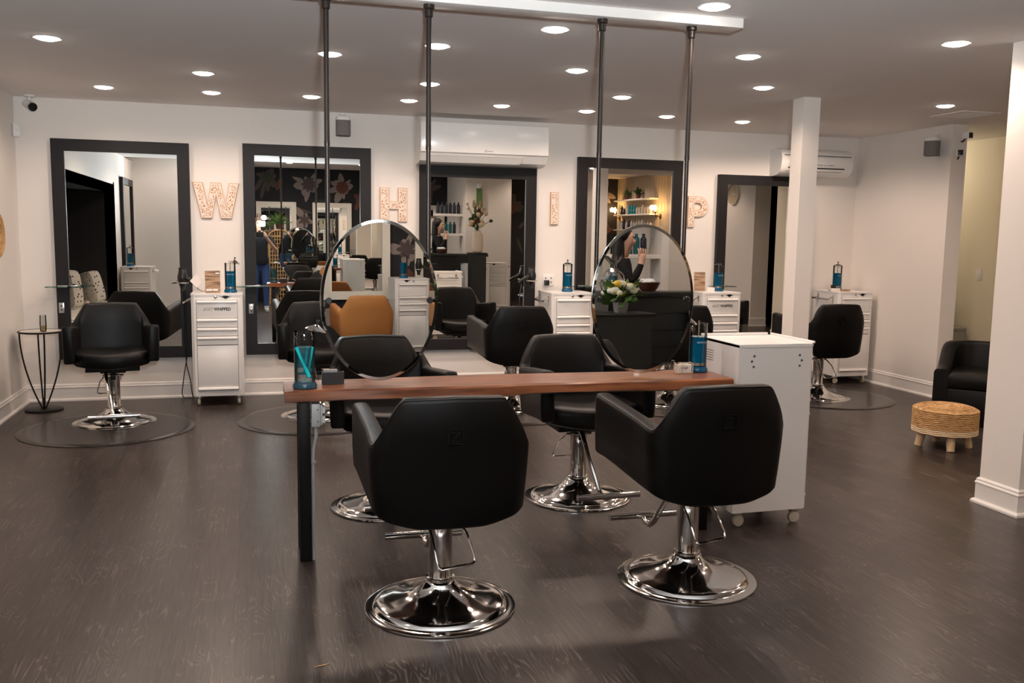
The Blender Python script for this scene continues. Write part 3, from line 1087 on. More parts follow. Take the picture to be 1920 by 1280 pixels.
def make_trolley(name, label, loc, rz, handle=-1, text=False, bolts=False, group='white rolling trolleys', lip=False):
    t = thing(name, label, 'trolley', loc, rz, group)
    hx, y0, y1 = TW / 2, -TD / 2, TD / 2
    bb = MB()
    ch = 0.022    # chamfered front corners
    bb.prism([(-hx, y1), (-hx, y0 + ch), (-hx + ch, y0), (hx - ch, y0), (hx, y0 + ch), (hx, y1)], TZ0, TZ1 - 0.004, 'XY')
    bb.prism([(-hx - .003, y1), (-hx - .003, y0 + ch), (-hx + ch, y0 - .004), (hx - ch, y0 - .004), (hx + .003, y0 + ch), (hx + .003, y1)], TZ1 - 0.016, TZ1, 'XY')
    body = bb.build('body', 'enamel', t, smooth=False)
    spec = [('drawer', 0.910, 0.757), ('drawer', 0.753, 0.679), ('drawer', 0.675, 0.604), ('drawer', 0.600, 0.528), ('door', 0.522, 0.135)]
    for (nm, za, zb) in spec:
        g = MB().box(-0.168, 0.168, y0 - 0.0005, y0 + 0.01, zb - 0.003, za + 0.003)
        d = MB().box(-0.165, 0.165, y0 - 0.004, y0 + 0.01, zb, za, 0.0015).build(nm, 'enamel', t)
        g.build('gap', 'gap_dark', d, smooth=False)
        zp = (za - 0.012) if nm == 'drawer' else zb + 0.014
        MB().prism([(y0 - 0.004, zp + 0.011), (y0 - 0.018, zp + 0.008), (y0 - 0.022, zp - 0.004), (y0 - 0.018, zp - 0.011), (y0 - 0.004, zp - 0.009)], -0.163, 0.163, 'YZ').build('drawer_pull', 'enamel_bright', d, smooth=False)
    if text:
        for (bd_, m_, x_, wd_, of_) in (('#GET', 'print_grey', -0.110, 0.078, 0.0), ('WHIPPED', 'print_black', -0.026, 0.138, 0.0011)):
            a = text_obj('lettering', bd_, 0.036, m_, body, (x_, y0 - 0.0045, 0.822), offset=of_, align='LEFT')
            xs = [q.co.x for q in a.data.vertices]
            k_ = wd_ / (max(xs) - min(xs))
            for q in a.data.vertices:
                q.co.x = (q.co.x - min(xs)) * k_
    MB().lathe([(0.011, 0), (0.011, 0.008), (0.007, 0.010)], 14, (-0.01, y0, 0.937), axis='Y').build('lock', 'steel', t)
    MB().prism([(0.025, 0.945), (0.045, 0.940), (0.056, 0.948), (0.072, 0.950), (0.088, 0.948), (0.099, 0.940), (0.119, 0.945), (0.085, 0.928), (0.072, 0.920), (0.059, 0.928)], y0 - 0.003, y0 + 0.002).build('badge', 'dark_metal', t, smooth=False)
    # side towel bar
    s = handle
    hb = MB().tube([(s * (hx + 0.065), -0.15, 0.885), (s * (hx + 0.065), 0.15, 0.885)], 0.009, 10)
    bar = hb.build('side_bar', 'chrome', t)
    for yy in (-0.13, 0.13):
        MB().prism([(yy - 0.012, 0.93), (yy + 0.012, 0.93), (yy + 0.006, 0.878), (yy - 0.006, 0.878)], s * hx, s * (hx + 0.010), 'YZ').build('bar_mount', 'chrome', bar, smooth=False)
        MB().tube([(s * (hx + 0.004), yy, 0.915), (s * (hx + 0.065), yy, 0.885)], 0.0065, 8).build('bar_arm', 'chrome', bar)
    if bolts:
        for (cy, sg) in ((0.133, 1), (-0.130, -1)):
            for (dy, dz) in ((0.0, 0.905), (0.013 * sg, 0.878), (0.002 * sg, 0.850)):
                MB().lathe([(0.0062, 0), (0.0062, -0.002), (0.002, -0.003)], 10, (-s * hx, cy + dy, dz), axis='X').build('bolt_hole', 'bolt_dark', t)
        for k in range(5):
            MB().box(0.06, 0.17, y1 - 0.001, y1 + 0.0006, 0.90 - k * 0.013, 0.9025 - k * 0.013).build('vent_slot', 'gap_dark', t, smooth=False)
        lp = MB()
        lp.box(hx - 0.012, hx, y0 + 0.03, y1, TZ1, TZ1 + 0.014, 0.003)
        lp.box(-hx + 0.0, hx, y0 + 0.0, y0 + 0.010, TZ1, TZ1 + 0.012, 0.003)
        lp.build('tray_lip', 'enamel', t)
    for sx in (-1, 1):
        for sy in (-1, 1):
            cm = MB()
            cm.box(sx * 0.165 - 0.016, sx * 0.165 + 0.016, sy * 0.165 - 0.02, sy * 0.165 + 0.02, 0.06, 0.086, 0.003)
            c = cm.build('caster', 'steel', t)
            MB().lathe([(0.016, -0.012), (0.029, -0.011), (0.0315, -0.007), (0.0315, 0.007), (0.029, 0.011), (0.016, 0.012)], 20, (sx * 0.165, sy * 0.165 - 0.005, 0.0317), axis='X').build('wheel', 'caster_rubber', c)
    return t


make_trolley('salon_trolley', 'white rolling trolley with hashtag lettering between the two left framed mirrors', (-0.352, 8.285, 0), 0, text=True)
make_trolley('salon_trolley', 'white rolling trolley with a side bar, right of the large air conditioner mirror', (2.845, 8.235, 0), 0)
make_trolley('salon_trolley', 'white rolling trolley with black lettering beside the right oval mirror', (4.405, 8.235, 0), 0, text=True)
make_trolley('salon_trolley', 'white rolling trolley in the far right corner behind a black chair', (5.965, 8.27, 0), 0)
make_trolley('salon_trolley', 'large white trolley at the right end of the wooden table, showing bolt holes', (2.555, 4.265, 0), PI / 2, handle=1, bolts=True)
make_trolley('salon_trolley', 'white rolling trolley beside the tan chair in the left oval mirror', (2.10, -2.5, 0), PI)
make_trolley('salon_trolley', 'white rolling trolley with a bar seen inside the leftmost framed mirror', (-1.70, 2.84, 0), PI, handle=-1)
make_trolley('salon_trolley', 'white rolling trolley beside the pedestal in the middle mirror reflection', (4.38, 0.10, 0), PI)
make_trolley('salon_trolley', 'white rolling trolley at the right rim of the right oval mirror reflection', (3.80, 0.90, 0), PI / 2, handle=1)

# ------------------------------------------------------------------ table with oval mirrors
TZ = 0.80
t = thing('wooden_table', 'long narrow walnut slab table on black legs in the middle', 'table', (1.2, 4.2, 0))
slab = []
nx = 40
rgs = []
for i in range(nx + 1):
    xx = -1.10 + 2.20 * i / nx
    wob = 0.010 * math.sin(xx * 5.0) + 0.006 * math.sin(xx * 13 + 1)
    wob2 = 0.012 * math.sin(xx * 4.1 + 2)
    yf, yb = -0.165 + wob, 0.165 + wob2
    zt, zb = TZ, TZ - 0.052 + 0.003 * math.sin(xx * 7)
    e2 = 0.004 if i in (0, nx) else 0.0
    rgs.append([(xx, yf + 0.010, zb + e2), (xx, yf + e2, zb + 0.006), (xx, yf + 0.004 + e2, zt - 0.008), (xx, yf + 0.014, zt - e2), (xx, yb - 0.014, zt - e2), (xx, yb - 0.004 - e2, zt - 0.008), (xx, yb - e2, zb + 0.006), (xx, yb - 0.01, zb + e2)])
MB().rings(rgs).build('table_top', 'walnut', t, angle=18)
for xx in (-1.015, 0.985):
    lg = MB()
    lg.box(xx - 0.026, xx + 0.026, -0.115, -0.065, 0, TZ - 0.054, 0.003)
    lg.box(xx - 0.026, xx + 0.026, 0.065, 0.115, 0, TZ - 0.054, 0.003)
    lg.box(xx - 0.026, xx + 0.026, -0.065, 0.065, TZ - 0.09, TZ - 0.054, 0.003)
    lg.build('leg', 'dark_metal', t)
bx = MB()
bx.box(-0.985, -0.945, -0.112, -0.06, 0.625, 0.732, 0.004)
bx.box(-0.945, -0.935, -0.108, -0.064, 0.632, 0.726, 0.003)
ob_ = bx.build('outlet_box', 'grey_metal', t)
for z in (0.655, 0.70):
    MB().box(-0.940, -0.922, -0.100, -0.072, z - 0.016, z + 0.016, 0.003).build('socket', 'plastic_white', ob_)
for z in (0.650, 0.705):
    MB().lathe([(0.003, 0), (0.002, 0.002)], 8, (-0.957, -0.112, z), axis='Y').build('screw', 'print_black', ob_)
MB().tube([(-0.965, -0.085, 0.63), (-0.963, -0.085, 0.58), (-0.978, -0.088, 0.52), (-0.980, -0.090, 0.46), (-0.980, -0.090, 0.0)], 0.0085, 8).build('conduit', 'grey_metal', t)
MB().box(-0.99, -0.965, -0.102, -0.078, 0.455, 0.463, 0.001).build('conduit_clip', 'steel', t)

# poles
pole_labels = ('leftmost dark ceiling pole beside the left oval mirror', 'second dark ceiling pole from the left, above the left oval mirror', 'third dark ceiling pole, above the left rim of the right oval mirror', 'rightmost dark ceiling pole above the right oval mirror')
for x, lb in zip((0.305, 0.768, 1.615, 2.088), pole_labels):
    t = thing('hanging_pole', lb, 'pole', (x, 4.225, 1.17), 0, 'dark poles from the ceiling board')
    MB().lathe([(0.0105, 0.0), (0.0105, 0.72)], 16).build('lower_rod', 'pole_metal', t)
    MB().lathe([(0.0125, 0.715), (0.0130, 0.72), (0.0130, 0.735), (0.0122, 0.74), (0.0122, 1.345)], 16).build('upper_sleeve', 'pole_metal', t)
    MB().lathe([(0.013, 1.31), (0.018, 1.315), (0.018, 1.345), (0.026, 1.350), (0.026, 1.368)], 18).build('flange', 'pole_metal', t)


def oval_mirror(label, cx, cz, y, rz, tilt):
    t = thing('oval_mirror', label, 'mirror', (cx, y, cz), rz, 'oval mirrors hung above the table')
    t.rotation_euler = (tilt, 0, rz)
    A, B, n = 0.272, 0.372, 96
    bev = 0.015

    def el(k, y2):
        return [((A - k) * math.cos(2 * PI * i / n), y2, (B - k) * math.sin(2 * PI * i / n)) for i in range(n)]
    MB().rings([el(0.0015, -0.0055), el(0, -0.005), el(0, 0.005), el(0.0015, 0.0055)], cap0=False, cap1=False).build('rim', 'mirror_edge', t)
    for s in (-1, 1):
        MB().rings([el(0.0015, s * 0.0055), el(bev, s * 0.0075)], cap0=False, cap1=False).build('bevel', 'mirror_bevel', t, smooth=False)
        MB().add(el(bev, s * 0.0075), [tuple(range(n))]).build('mirror_glass', 'mirror', t, smooth=False)
    for s in (-1, 1):
        MB().lathe([(0.013, 0.006), (0.015, 0.009), (0.015, 0.014), (0.011, 0.018)], 18, (s * 0.234, 0, 0), axis='Y').build('knob', 'plastic_black', t)
        MB().lathe([(0.010, -0.040), (0.010, -0.006)], 14, (s * 0.234, 0, 0), axis='Y').build('stand_off', 'plastic_black', t)
    return t


oval_mirror('frameless oval mirror above the left half of the wooden table, reflecting a tan chair', 0.535, 1.190, 4.175, math.radians(1.5), 0.0)
oval_mirror('frameless oval mirror above the right half of the wooden table, reflecting a black desk', 1.850, 1.190, 4.175, math.radians(-1.8), math.radians(-1.1))

# ------------------------------------------------------------------ jars of blue disinfectant


def make_jar(label, loc, liquid, lid_on=True, combs=False, foot='jar_foot_blue', text=True):
    t = thing('disinfectant_jar', label, 'jar', loc, 0, 'glass jars of blue liquid')
    MB().lathe([(0.050, 0.0), (0.054, 0.004), (0.054, 0.016), (0.048, 0.026), (0.0445, 0.032)], 32).build('foot', foot, t)
    MB().lathe([(0.046, 0.030), (0.046, 0.245), (0.0475, 0.250), (0.0475, 0.256), (0.0445, 0.256), (0.0445, 0.246)], 32, cap0=False, cap1=False).build('glass', 'clear_glass', t)
    MB().lathe([(0.0438, 0.033), (0.0438, 0.186)], 32).build('liquid', liquid, t)
    if combs:
        for (x0, y0, x1, y1, wd) in ((-0.036, -0.012, 0.018, -0.028, 0.009), (0.012, 0.0, -0.006, -0.02, 0.006), (0.034, -0.01, 0.010, -0.025, 0.005)):
            c = MB().tube([(x0, y0 - 0.034 + abs(x0) * 0.4, 0.19), (x1, y1 - 0.014, 0.055)], wd, 6)
            c.build('comb', 'comb_teal', t)
        MB().lathe([(0.0442, 0.05), (0.0442, 0.066)], 32, cap0=False, cap1=False).build('basket_ring', 'steel', t)
    else:
        MB().tube([(0, 0.0, 0.04), (0, 0, 0.27)], 0.003, 6).build('basket_rod', 'steel', t)
        MB().lathe([(0.0442, 0.036), (0.0442, 0.050)], 32, cap0=False, cap1=False).build('basket_ring', 'steel', t)
    lid = [(0.048, 0.0), (0.049, 0.004), (0.036, 0.014), (0.016, 0.024), (0.006, 0.028)]
    knob = [(0.004, 0.026), (0.004, 0.040), (0.008, 0.043), (0.008, 0.050)]
    if lid_on is True:
        l2 = MB().lathe([(r, z + 0.256) for r, z in lid], 32).build('lid', 'clear_glass', t)
        MB().lathe([(r, z + 0.256) for r, z in knob], 14).build('lid_knob', 'print_black', l2)
    else:
        mt = Matrix.Translation(lid_on) @ Matrix.Rotation(math.radians(14), 4, 'Y')
        l2 = MB().lathe(lid, 32).xf(mt).build('lid', 'chrome', t)
        MB().lathe(knob, 14).xf(mt).build('lid_knob', 'print_black', l2)
    if text:
        text_obj('label_print', 'BARBICIDE', 0.0125, 'print_pale', t, (0, -0.0475, 0.155))
    return t


make_jar('tall glass jar of blue liquid with tilted lid on the lettered trolley at left', (-0.243, 8.24, TZ1), 'liquid_blue', lid_on=(0.030, 0.02, 0.256))
make_jar('tall glass jar of blue liquid on the trolley right of the middle mirror', (2.858, 8.24, TZ1), 'liquid_blue')
make_jar('tall glass jar of blue liquid on the trolley beside the rightmost mirror', (4.475, 8.25, TZ1), 'liquid_blue')
make_jar('tall glass jar of blue liquid on the trolley in the far right corner', (5.90, 8.30, TZ1), 'liquid_blue')
make_jar('large glass jar with teal combs at the left end of the wooden table', (0.190, 4.125, TZ), 'liquid_teal', lid_on=(0.050, -0.002, 0.258), combs=True, foot='jar_foot', text=False)
make_jar('glass jar of dark blue liquid at the right end of the wooden table', (2.215, 4.270, TZ), 'liquid_blue', lid_on=(-0.05, 0.03, 0.256))
make_jar('glass jar of blue liquid on the trolley inside the left oval mirror', (2.02, -2.42, TZ1), 'liquid_blue')
make_jar('glass jar of blue liquid on the trolley inside the leftmost framed mirror', (-1.80, 2.86, TZ1), 'liquid_blue')

# small things on the table
t = thing('card_box', 'small black woven card box beside the teal comb jar', 'box', (0.322, 4.225, TZ))
cbm = MB()
cbm.box(-0.05, 0.05, -0.022, -0.018, 0, 0.055)
cbm.box(-0.05, 0.05, 0.018, 0.022, 0, 0.055)
cbm.box(-0.05, -0.046, -0.018, 0.018, 0, 0.055)
cbm.box(0.046, 0.05, -0.018, 0.018, 0, 0.055)
cbm.box(-0.05, 0.05, -0.018, 0.018, 0, 0.004)
cbm.build('box_shell', 'plastic_grey', t, smooth=False)
MATS['plastic_grey'].node_tree.nodes['Principled BSDF'].inputs['Base Color'].default_value = (0.022, 0.020, 0.019, 1)
MB().box(-0.044, 0.02, -0.014, 0.014, 0.006, 0.066, 0.001).build('cards', 'print_grey', t)
t = thing('card_holder', 'small gold wire card holder with white cards beside the right jar', 'card holder', (2.115, 4.235, TZ))
for xx in (-0.045, -0.012, 0.045):
    MB().tube([(xx, -0.022, 0.003), (xx, -0.022, 0.05), (xx, 0.012, 0.055), (xx, 0.014, 0.003)], 0.0022, 6).build('wire', 'straw_pale', t)
MB().tube([(-0.045, -0.022, 0.003), (0.045, -0.022, 0.003), (0.045, 0.014, 0.003), (-0.045, 0.014, 0.003)], 0.0022, 6, closed=True).build('wire_ring', 'straw_pale', t)
MB().box(-0.040, 0.042, -0.016, 0.008, 0.004, 0.046, 0.001).build('cards', 'paper', t)
text_obj('lettering', 'WHIP', 0.016, 'print_black', t, (0.0, -0.0168, 0.022))
cbl = MB().tube([(1.95, 4.30, TZ + 0.004), (2.0, 4.31, TZ + 0.004), (2.05, 4.30, TZ + 0.01), (2.065, 4.29, TZ + 0.045), (2.075, 4.285, TZ + 0.052)], 0.003, 6)
cbl.ball((2.082, 4.285, TZ + 0.050), 0.012)
tag(cbl.build('clip_lamp_cable', 'plastic_black'), 'thin black wire with a knob end behind the gold card holder', 'cable')

# ------------------------------------------------------------------ things on the trolleys and the wall
t = thing('menu_card', 'brown printed menu stand on the lettered trolley at left', 'menu', (-0.385, 8.16, TZ1), math.radians(6))
mb_ = MB()
mb_.add([(-0.062, 0, 0), (0.062, 0, 0), (0.062, 0.03, 0.19), (-0.062, 0.03, 0.19), (-0.062, 0.006, 0), (0.062, 0.006, 0), (0.062, 0.036, 0.19), (-0.062, 0.036, 0.19)], [(0, 1, 2, 3), (7, 6, 5, 4), (0, 4, 5, 1), (1, 5, 6, 2), (2, 6, 7, 3), (3, 7, 4, 0)])
mp_ = mb_.build('panel', 'menu_print', t, smooth=False)
MB().add([(0.025, 0.0255, 0.165), (0.055, 0.0255, 0.165), (0.055, 0.0270, 0.174), (0.025, 0.0270, 0.174)], [(0, 1, 2, 3)]).build('logo_print', 'print_white', mp_, smooth=False)
for (a, b2) in ((-0.055, -0.005), (0.0, 0.04)):
    MB().add([(a, 0.0015, 0.02), (b2, 0.0015, 0.02), (b2, 0.0035, 0.034), (a, 0.0035, 0.034)], [(0, 1, 2, 3)]).build('print_box', 'print_white', mp_, smooth=False)
MB().add([(0.03, 0.03, 0.15), (0.055, 0.03, 0.15), (0.06, 0.10, 0.0), (0.035, 0.10, 0.0), (0.03, 0.034, 0.15), (0.055, 0.034, 0.15), (0.06, 0.104, 0.0), (0.035, 0.104, 0.0)], [(0, 1, 2, 3), (7, 6, 5, 4), (0, 4, 5, 1), (1, 5, 6, 2), (2, 6, 7, 3), (3, 7, 4, 0)]).build('easel_leg', 'print_black', t, smooth=False)
t = thing('menu_card', 'brown printed menu stand on the trolley behind the right oval mirror', 'menu', (4.27, 8.25, TZ1), math.radians(-20))
mb_ = MB()
mb_.add([(-0.055, 0, 0), (0.055, 0, 0), (0.055, 0.035, 0.19), (-0.055, 0.035, 0.19), (-0.055, 0.006, 0), (0.055, 0.006, 0), (0.055, 0.041, 0.19), (-0.055, 0.041, 0.19)], [(0, 1, 2, 3), (7, 6, 5, 4), (0, 4, 5, 1), (1, 5, 6, 2), (2, 6, 7, 3), (3, 7, 4, 0)])
mb_.build('panel', 'menu_print', t, smooth=False)
cd = MB().box(-0.04, 0.04, -0.012, 0.012, 0, 0.042, 0.001).build('card_stack', 'paper')
cd.location = (4.345, 8.16, TZ1)
tag(cd, 'small stack of white cards in front of the menu by the right oval mirror', 'cards')
t = thing('price_tag', 'white paper tag on a black cable beside the brown menu at left', 'tag', (-0.50, 8.20, TZ1))
MB().add([(-0.075, 0, 0.10), (-0.015, -0.01, 0.045), (0.035, 0.0, 0.105), (-0.02, 0.012, 0.16), (-0.075, 0.002, 0.10), (-0.015, -0.008, 0.045), (0.035, 0.002, 0.105), (-0.02, 0.014, 0.16)], [(0, 1, 2, 3), (7, 6, 5, 4), (0, 4, 5, 1), (1, 5, 6, 2), (2, 6, 7, 3), (3, 7, 4, 0)]).build('tag_sheet', 'paper', t, smooth=False)
MB().tube([(-0.02, -0.002, 0.05), (0.0, -0.004, 0.025), (0.03, -0.004, 0.012), (0.065, -0.002, 0.02), (0.078, 0.0, 0.05)], 0.003, 6).build('cable', 'plastic_black', t)
MB().box(0.066, 0.090, -0.010, 0.010, 0.03, 0.098, 0.006).build('switch_block', 'plastic_black', t)

t = thing('small_cards', 'white card and orange booklet on the far right corner trolley', 'cards', (5.80, 8.20, TZ1))
MB().box(-0.05, 0.06, -0.02, 0.03, 0, 0.03, 0.001).build('card_stack', 'paper', t)
MB().box(0.075, 0.15, -0.06, 0.01, 0, 0.02, 0.001).build('booklet', 'menu_print', t)
MB().box(-0.03, 0.02, 0.0, 0.02, 0.03, 0.065, 0.002).build('clip', 'plastic_black', t)


def hair_dryer(label, loc, rz):
    t = thing('hair_dryer', label, 'hair dryer', loc, rz, 'black hair dryers')
    MB().lathe([(0.026, 0.065), (0.030, 0.060), (0.034, 0.03), (0.042, 0.0), (0.042, -0.03), (0.036, -0.05), (0.027, -0.085), (0.026, -0.09)], 24).build('barrel', 'plastic_black', t)
    MB().lathe([(0.030, 0.062), (0.031, 0.070), (0.028, 0.076), (0.020, 0.077)], 20).build('rear_grille', 'dark_metal', t)
    MB().lathe([(0.024, -0.088), (0.020, -0.12), (0.022, -0.128)], 18).build('nozzle', 'plastic_black', t)
    MB().tube([(-0.02, 0, -0.01), (-0.06, 0.005, -0.03), (-0.11, 0.01, -0.055), (-0.135, 0.012, -0.075)], [0.022, 0.019, 0.016, 0.012], 12).build('handle', 'plastic_black', t)
    MB().tube([(0.048 * math.cos(a), 0.048 * math.sin(a), -0.058) for a in [2 * PI * k / 20 for k in range(20)]], 0.005, 6, closed=True).build('holder_ring', 'steel', t)
    MB().tube([(0.045, 0.02, -0.058), (0.05, 0.10, -0.058)], 0.006, 6).build('holder_arm', 'steel', t)
    return t


hair_dryer('black hair dryer in a wire holder at the right edge of the leftmost mirror', (-0.645, 8.36, 1.10), math.radians(160))
hair_dryer('black hair dryer in a wire holder left of the trolley by the middle mirror', (2.535, 8.36, 1.12), math.radians(10))
hair_dryer('clear grey hair dryer in the left oval mirror reflection', (2.25, -2.62, 1.12), math.radians(200))
cb_ = MB()
cb_.tube([(-0.645, 8.45, 0.98), (-0.645, 8.47, 0.75), (-0.65, 8.475, 0.5), (-0.64, 8.48, 0.3), (-0.61, 8.48, 0.16), (-0.60, 8.48, 0.05), (-0.59, 8.47, 0.006)], 0.0045, 6)
cb_.tube([(-0.63, 8.45, 0.98), (-0.63, 8.47, 0.7), (-0.63, 8.475, 0.4), (-0.665, 8.48, 0.2), (-0.685, 8.47, 0.05), (-0.67, 8.46, 0.006), (-0.60, 8.46, 0.006)], 0.0045, 6)
tag(cb_.build('dryer_cable', 'plastic_black'), 'two black cables hanging to the floor beside the lettered trolley', 'cable')
cb_ = MB().tube([(2.44, 8.38, 1.03), (2.42, 8.36, 0.95), (2.415, 8.37, 0.8), (2.42, 8.42, 0.6)], 0.0045, 6)
tag(cb_.build('dryer_cable', 'plastic_black'), 'black cable hanging from the hair dryer by the middle mirror', 'cable')

# letters W H I P


def letter(ch, label, x0, outer, inner, holes=None):
    t = thing('letter_sign', label, 'letter', (x0, WB, 1.605), 0, 'wooden fretwork letters')
    MB().prism(outer, 0, -0.022).build('back_board', 'letter_wood', t, smooth=False)
    return t


def inset_poly(poly, k):
    n = len(poly)
    area = sum(poly[i][0] * poly[(i + 1) % n][1] - poly[(i + 1) % n][0] * poly[i][1] for i in range(n))
    sg = 1 if area > 0 else -1
    out = []
    for i in range(n):
        p0, p1, p2 = Vector(poly[i - 1]), Vector(poly[i]), Vector(poly[(i + 1) % n])
        d1, d2 = (p1 - p0).normalized(), (p2 - p1).normalized()
        n1, n2 = Vector((-d1.y, d1.x)) * sg, Vector((-d2.y, d2.x)) * sg
        bs = n1 + n2
        bs = bs / max(0.25, bs.length_squared) * 2 if bs.length > 1e-6 else n1
        q = p1 + bs * k
        out.append((q.x, q.y))
    return out


def letter_sign(label, x0, polys, grp='wooden fretwork letters'):
    """polys: outline pieces in metres, drawn as wood back, pale border and fretwork face"""
    t = thing('letter_sign', label, 'letter', (x0, WB, 1.605), 0, grp)
    bk, bo, fa = MB(), MB(), MB()
    for p in polys:
        bk.prism(p, 0.0, -0.016)
        bo.prism(inset_poly(p, 0.005), -0.016, -0.021)
        fa.prism(inset_poly(p, 0.013), -0.021, -0.0216)
    bk.build('back_board', 'letter_wood', t, smooth=False)
    bo.build('border', 'letter_border', t, smooth=False)
    fa.build('fretwork', 'filigree', t, smooth=False)
    return t


H_ = 0.315
letter_sign('wooden fretwork letter W on the wall', -0.555, [[(0, H_), (0.085, H_), (0.122, 0.12), (0.155, H_), (0.24, H_), (0.275, 0.12), (0.312, H_), (0.395, H_), (0.325, 0), (0.235, 0), (0.1975, 0.205), (0.16, 0), (0.07, 0)]])
letter_sign('wooden fretwork letter H on the wall', 1.095, [[(0, 0), (0.085, 0), (0.085, 0.115), (0.17, 0.115), (0.17, 0), (0.255, 0), (0.255, H_), (0.17, H_), (0.17, 0.19), (0.085, 0.19), (0.085, H_), (0, H_)]])
letter_sign('wooden fretwork letter I on the wall', 2.765, [[(0, 0), (0.08, 0), (0.08, H_), (0, H_)]])
pp = [(0, 0), (0.075, 0), (0.075, 0.105)]
arc_o = [(0.125 + 0.105 * math.sin(a), 0.21 - 0.105 * math.cos(a)) for a in [PI * k / 10 for k in range(11)]]
pp_out = [(0, 0), (0.075, 0), (0.075, 0.105)] + arc_o + [(0, H_), (0, 0.2)]
hole = [(0.075, 0.18), (0.115, 0.18)] + [(0.125 + 0.035 * math.sin(a), 0.212 - 0.033 * math.cos(a)) for a in [PI * k / 6 for k in range(7)]] + [(0.075, 0.245)]
# P as stem, upper bar, bowl and lower bar joined round the hole
bowl_o = arc_o
bowl_i = [(0.118 + 0.032 * math.sin(a), 0.212 - 0.032 * math.cos(a)) for a in [PI * k / 10 for k in range(11)]]
p_piece = [(0, 0), (0.075, 0), (0.075, 0.105)] + bowl_o + [(0, H_)]
t = thing('letter_sign', 'wooden fretwork letter P on the wall', 'letter', (4.245, WB, 1.605), 0, 'wooden fretwork letters')


def p_shape(m2, k, ya, yb):
    stem = [(k, k), (0.075 - k, k), (0.075 - k, H_ - k), (k, H_ - k)]
    m2.prism(stem, ya, yb)
    ro, ri = 0.105 - k, 0.034 + k
    out = [(0.075 - k, 0.21 - ro)] + [(0.125 + ro * math.sin(a), 0.21 - ro * math.cos(a)) for a in [PI * q / 12 for q in range(13)]] + [(0.075 - k, 0.21 + ro)]
    inn = [(0.075 - k, 0.212 - ri)] + [(0.118 + ri * math.sin(a), 0.212 - ri * math.cos(a)) for a in [PI * q / 12 for q in range(13)]] + [(0.075 - k, 0.212 + ri)]
    n = len(out)
    v = [(p[0], ya, p[1]) for p in out + inn] + [(p[0], yb, p[1]) for p in out + inn]
    f = []
    for i in range(n - 1):
        f += [(i, i + 1, n + i + 1, n + i), (2 * n + i, 3 * n + i, 3 * n + i + 1, 2 * n + i + 1), (i, 2 * n + i, 2 * n + i + 1, i + 1), (n + i, n + i + 1, 3 * n + i + 1, 3 * n + i)]
    m2.add(v, f)
    return m2


p_shape(MB(), 0.0, 0.0, -0.016).build('back_board', 'letter_wood', t, smooth=False)
p_shape(MB(), 0.005, -0.016, -0.021).build('border', 'letter_border', t, smooth=False)
p_shape(MB(), 0.013, -0.021, -0.0216).build('fretwork', 'filigree', t, smooth=False)

# air conditioners
t = thing('air_conditioner', 'large white wall air conditioner above the middle mirror', 'air conditioner', (2.035, WB, 2.14), 0)
hx = 0.605
prof = [(0, 0.03), (0, 0.37), (-0.20, 0.375), (-0.285, 0.368), (-0.292, 0.36), (-0.295, 0.10), (-0.285, 0.092), (-0.235, 0.025), (-0.16, 0.005), (-0.04, 0.0)]
MB().prism(prof, -hx, hx, 'YZ').build('casing', 'plastic_white', t, smooth=False)
MB().box(-hx - 0.002, hx + 0.002, -0.306, -0.286, 0.100, 0.368, 0.005).build('front_panel', 'enamel_bright', t)
lv = MB().add([(-0.52, -0.284, 0.078), (0.36, -0.284, 0.078), (0.34, -0.238, 0.020), (-0.52, -0.238, 0.020), (-0.52, -0.292, 0.072), (0.36, -0.292, 0.072), (0.34, -0.246, 0.014), (-0.52, -0.246, 0.014)], [(0, 1, 2, 3), (7, 6, 5, 4), (0, 4, 5, 1), (1, 5, 6, 2), (2, 6, 7, 3), (3, 7, 4, 0)])
lv.build('louvre', 'plastic_white', t, smooth=False)
MB().add([(-0.52, -0.2925, 0.0745), (0.36, -0.2925, 0.0745), (0.36, -0.2915, 0.0715), (-0.52, -0.2915, 0.0715), (0.352, -0.2435, 0.014), (-0.52, -0.2435, 0.014), (-0.52, -0.2445, 0.017), (0.352, -0.2445, 0.017)], [(0, 1, 2, 3), (4, 5, 6, 7)]).build('louvre_gap', 'gap_dark', t, smooth=False)
lg = MB()
for (dx, dz) in ((0, 0.008), (-0.007, -0.004), (0.007, -0.004)):
    lg.prism([(dx - 0.005, 0.122 + dz), (dx, 0.114 + dz), (dx + 0.005, 0.122 + dz), (dx, 0.130 + dz)], -0.3062, -0.3072)
for k in range(5):
    lg.box(0.018 + k * 0.010, 0.025 + k * 0.010, -0.3070, -0.3060, 0.117, 0.125)
lg.build('logo_print', 'print_grey', t, smooth=False)
t = thing('air_conditioner', 'smaller older white air conditioner behind the white column', 'air conditioner', (5.60, WB, 2.15), 0)
hx = 0.425
prof = [(0, 0), (0, 0.28), (-0.10, 0.285), (-0.19, 0.262), (-0.225, 0.215), (-0.232, 0.15), (-0.215, 0.07), (-0.16, 0.015), (-0.08, 0)]
MB().prism(prof, -hx, hx, 'YZ').build('casing', 'plastic_white', t, angle=50)
MB().box(-hx + 0.03, hx - 0.03, -0.2335, -0.222, 0.205, 0.211, 0.001).build('panel_seam', 'gap_dark', t)
MB().add([(-hx + 0.08, -0.226, 0.088), (hx - 0.10, -0.226, 0.088), (hx - 0.10, -0.221, 0.076), (-hx + 0.08, -0.221, 0.076)], [(0, 1, 2, 3)]).build('vent_slot', 'print_black', t, smooth=False)
MB().add([(-hx + 0.06, -0.206, 0.050), (hx - 0.12, -0.206, 0.050), (hx - 0.12, -0.203, 0.046), (-hx + 0.06, -0.203, 0.046)], [(0, 1, 2, 3)]).build('louvre_gap', 'gap_dark', t, smooth=False)
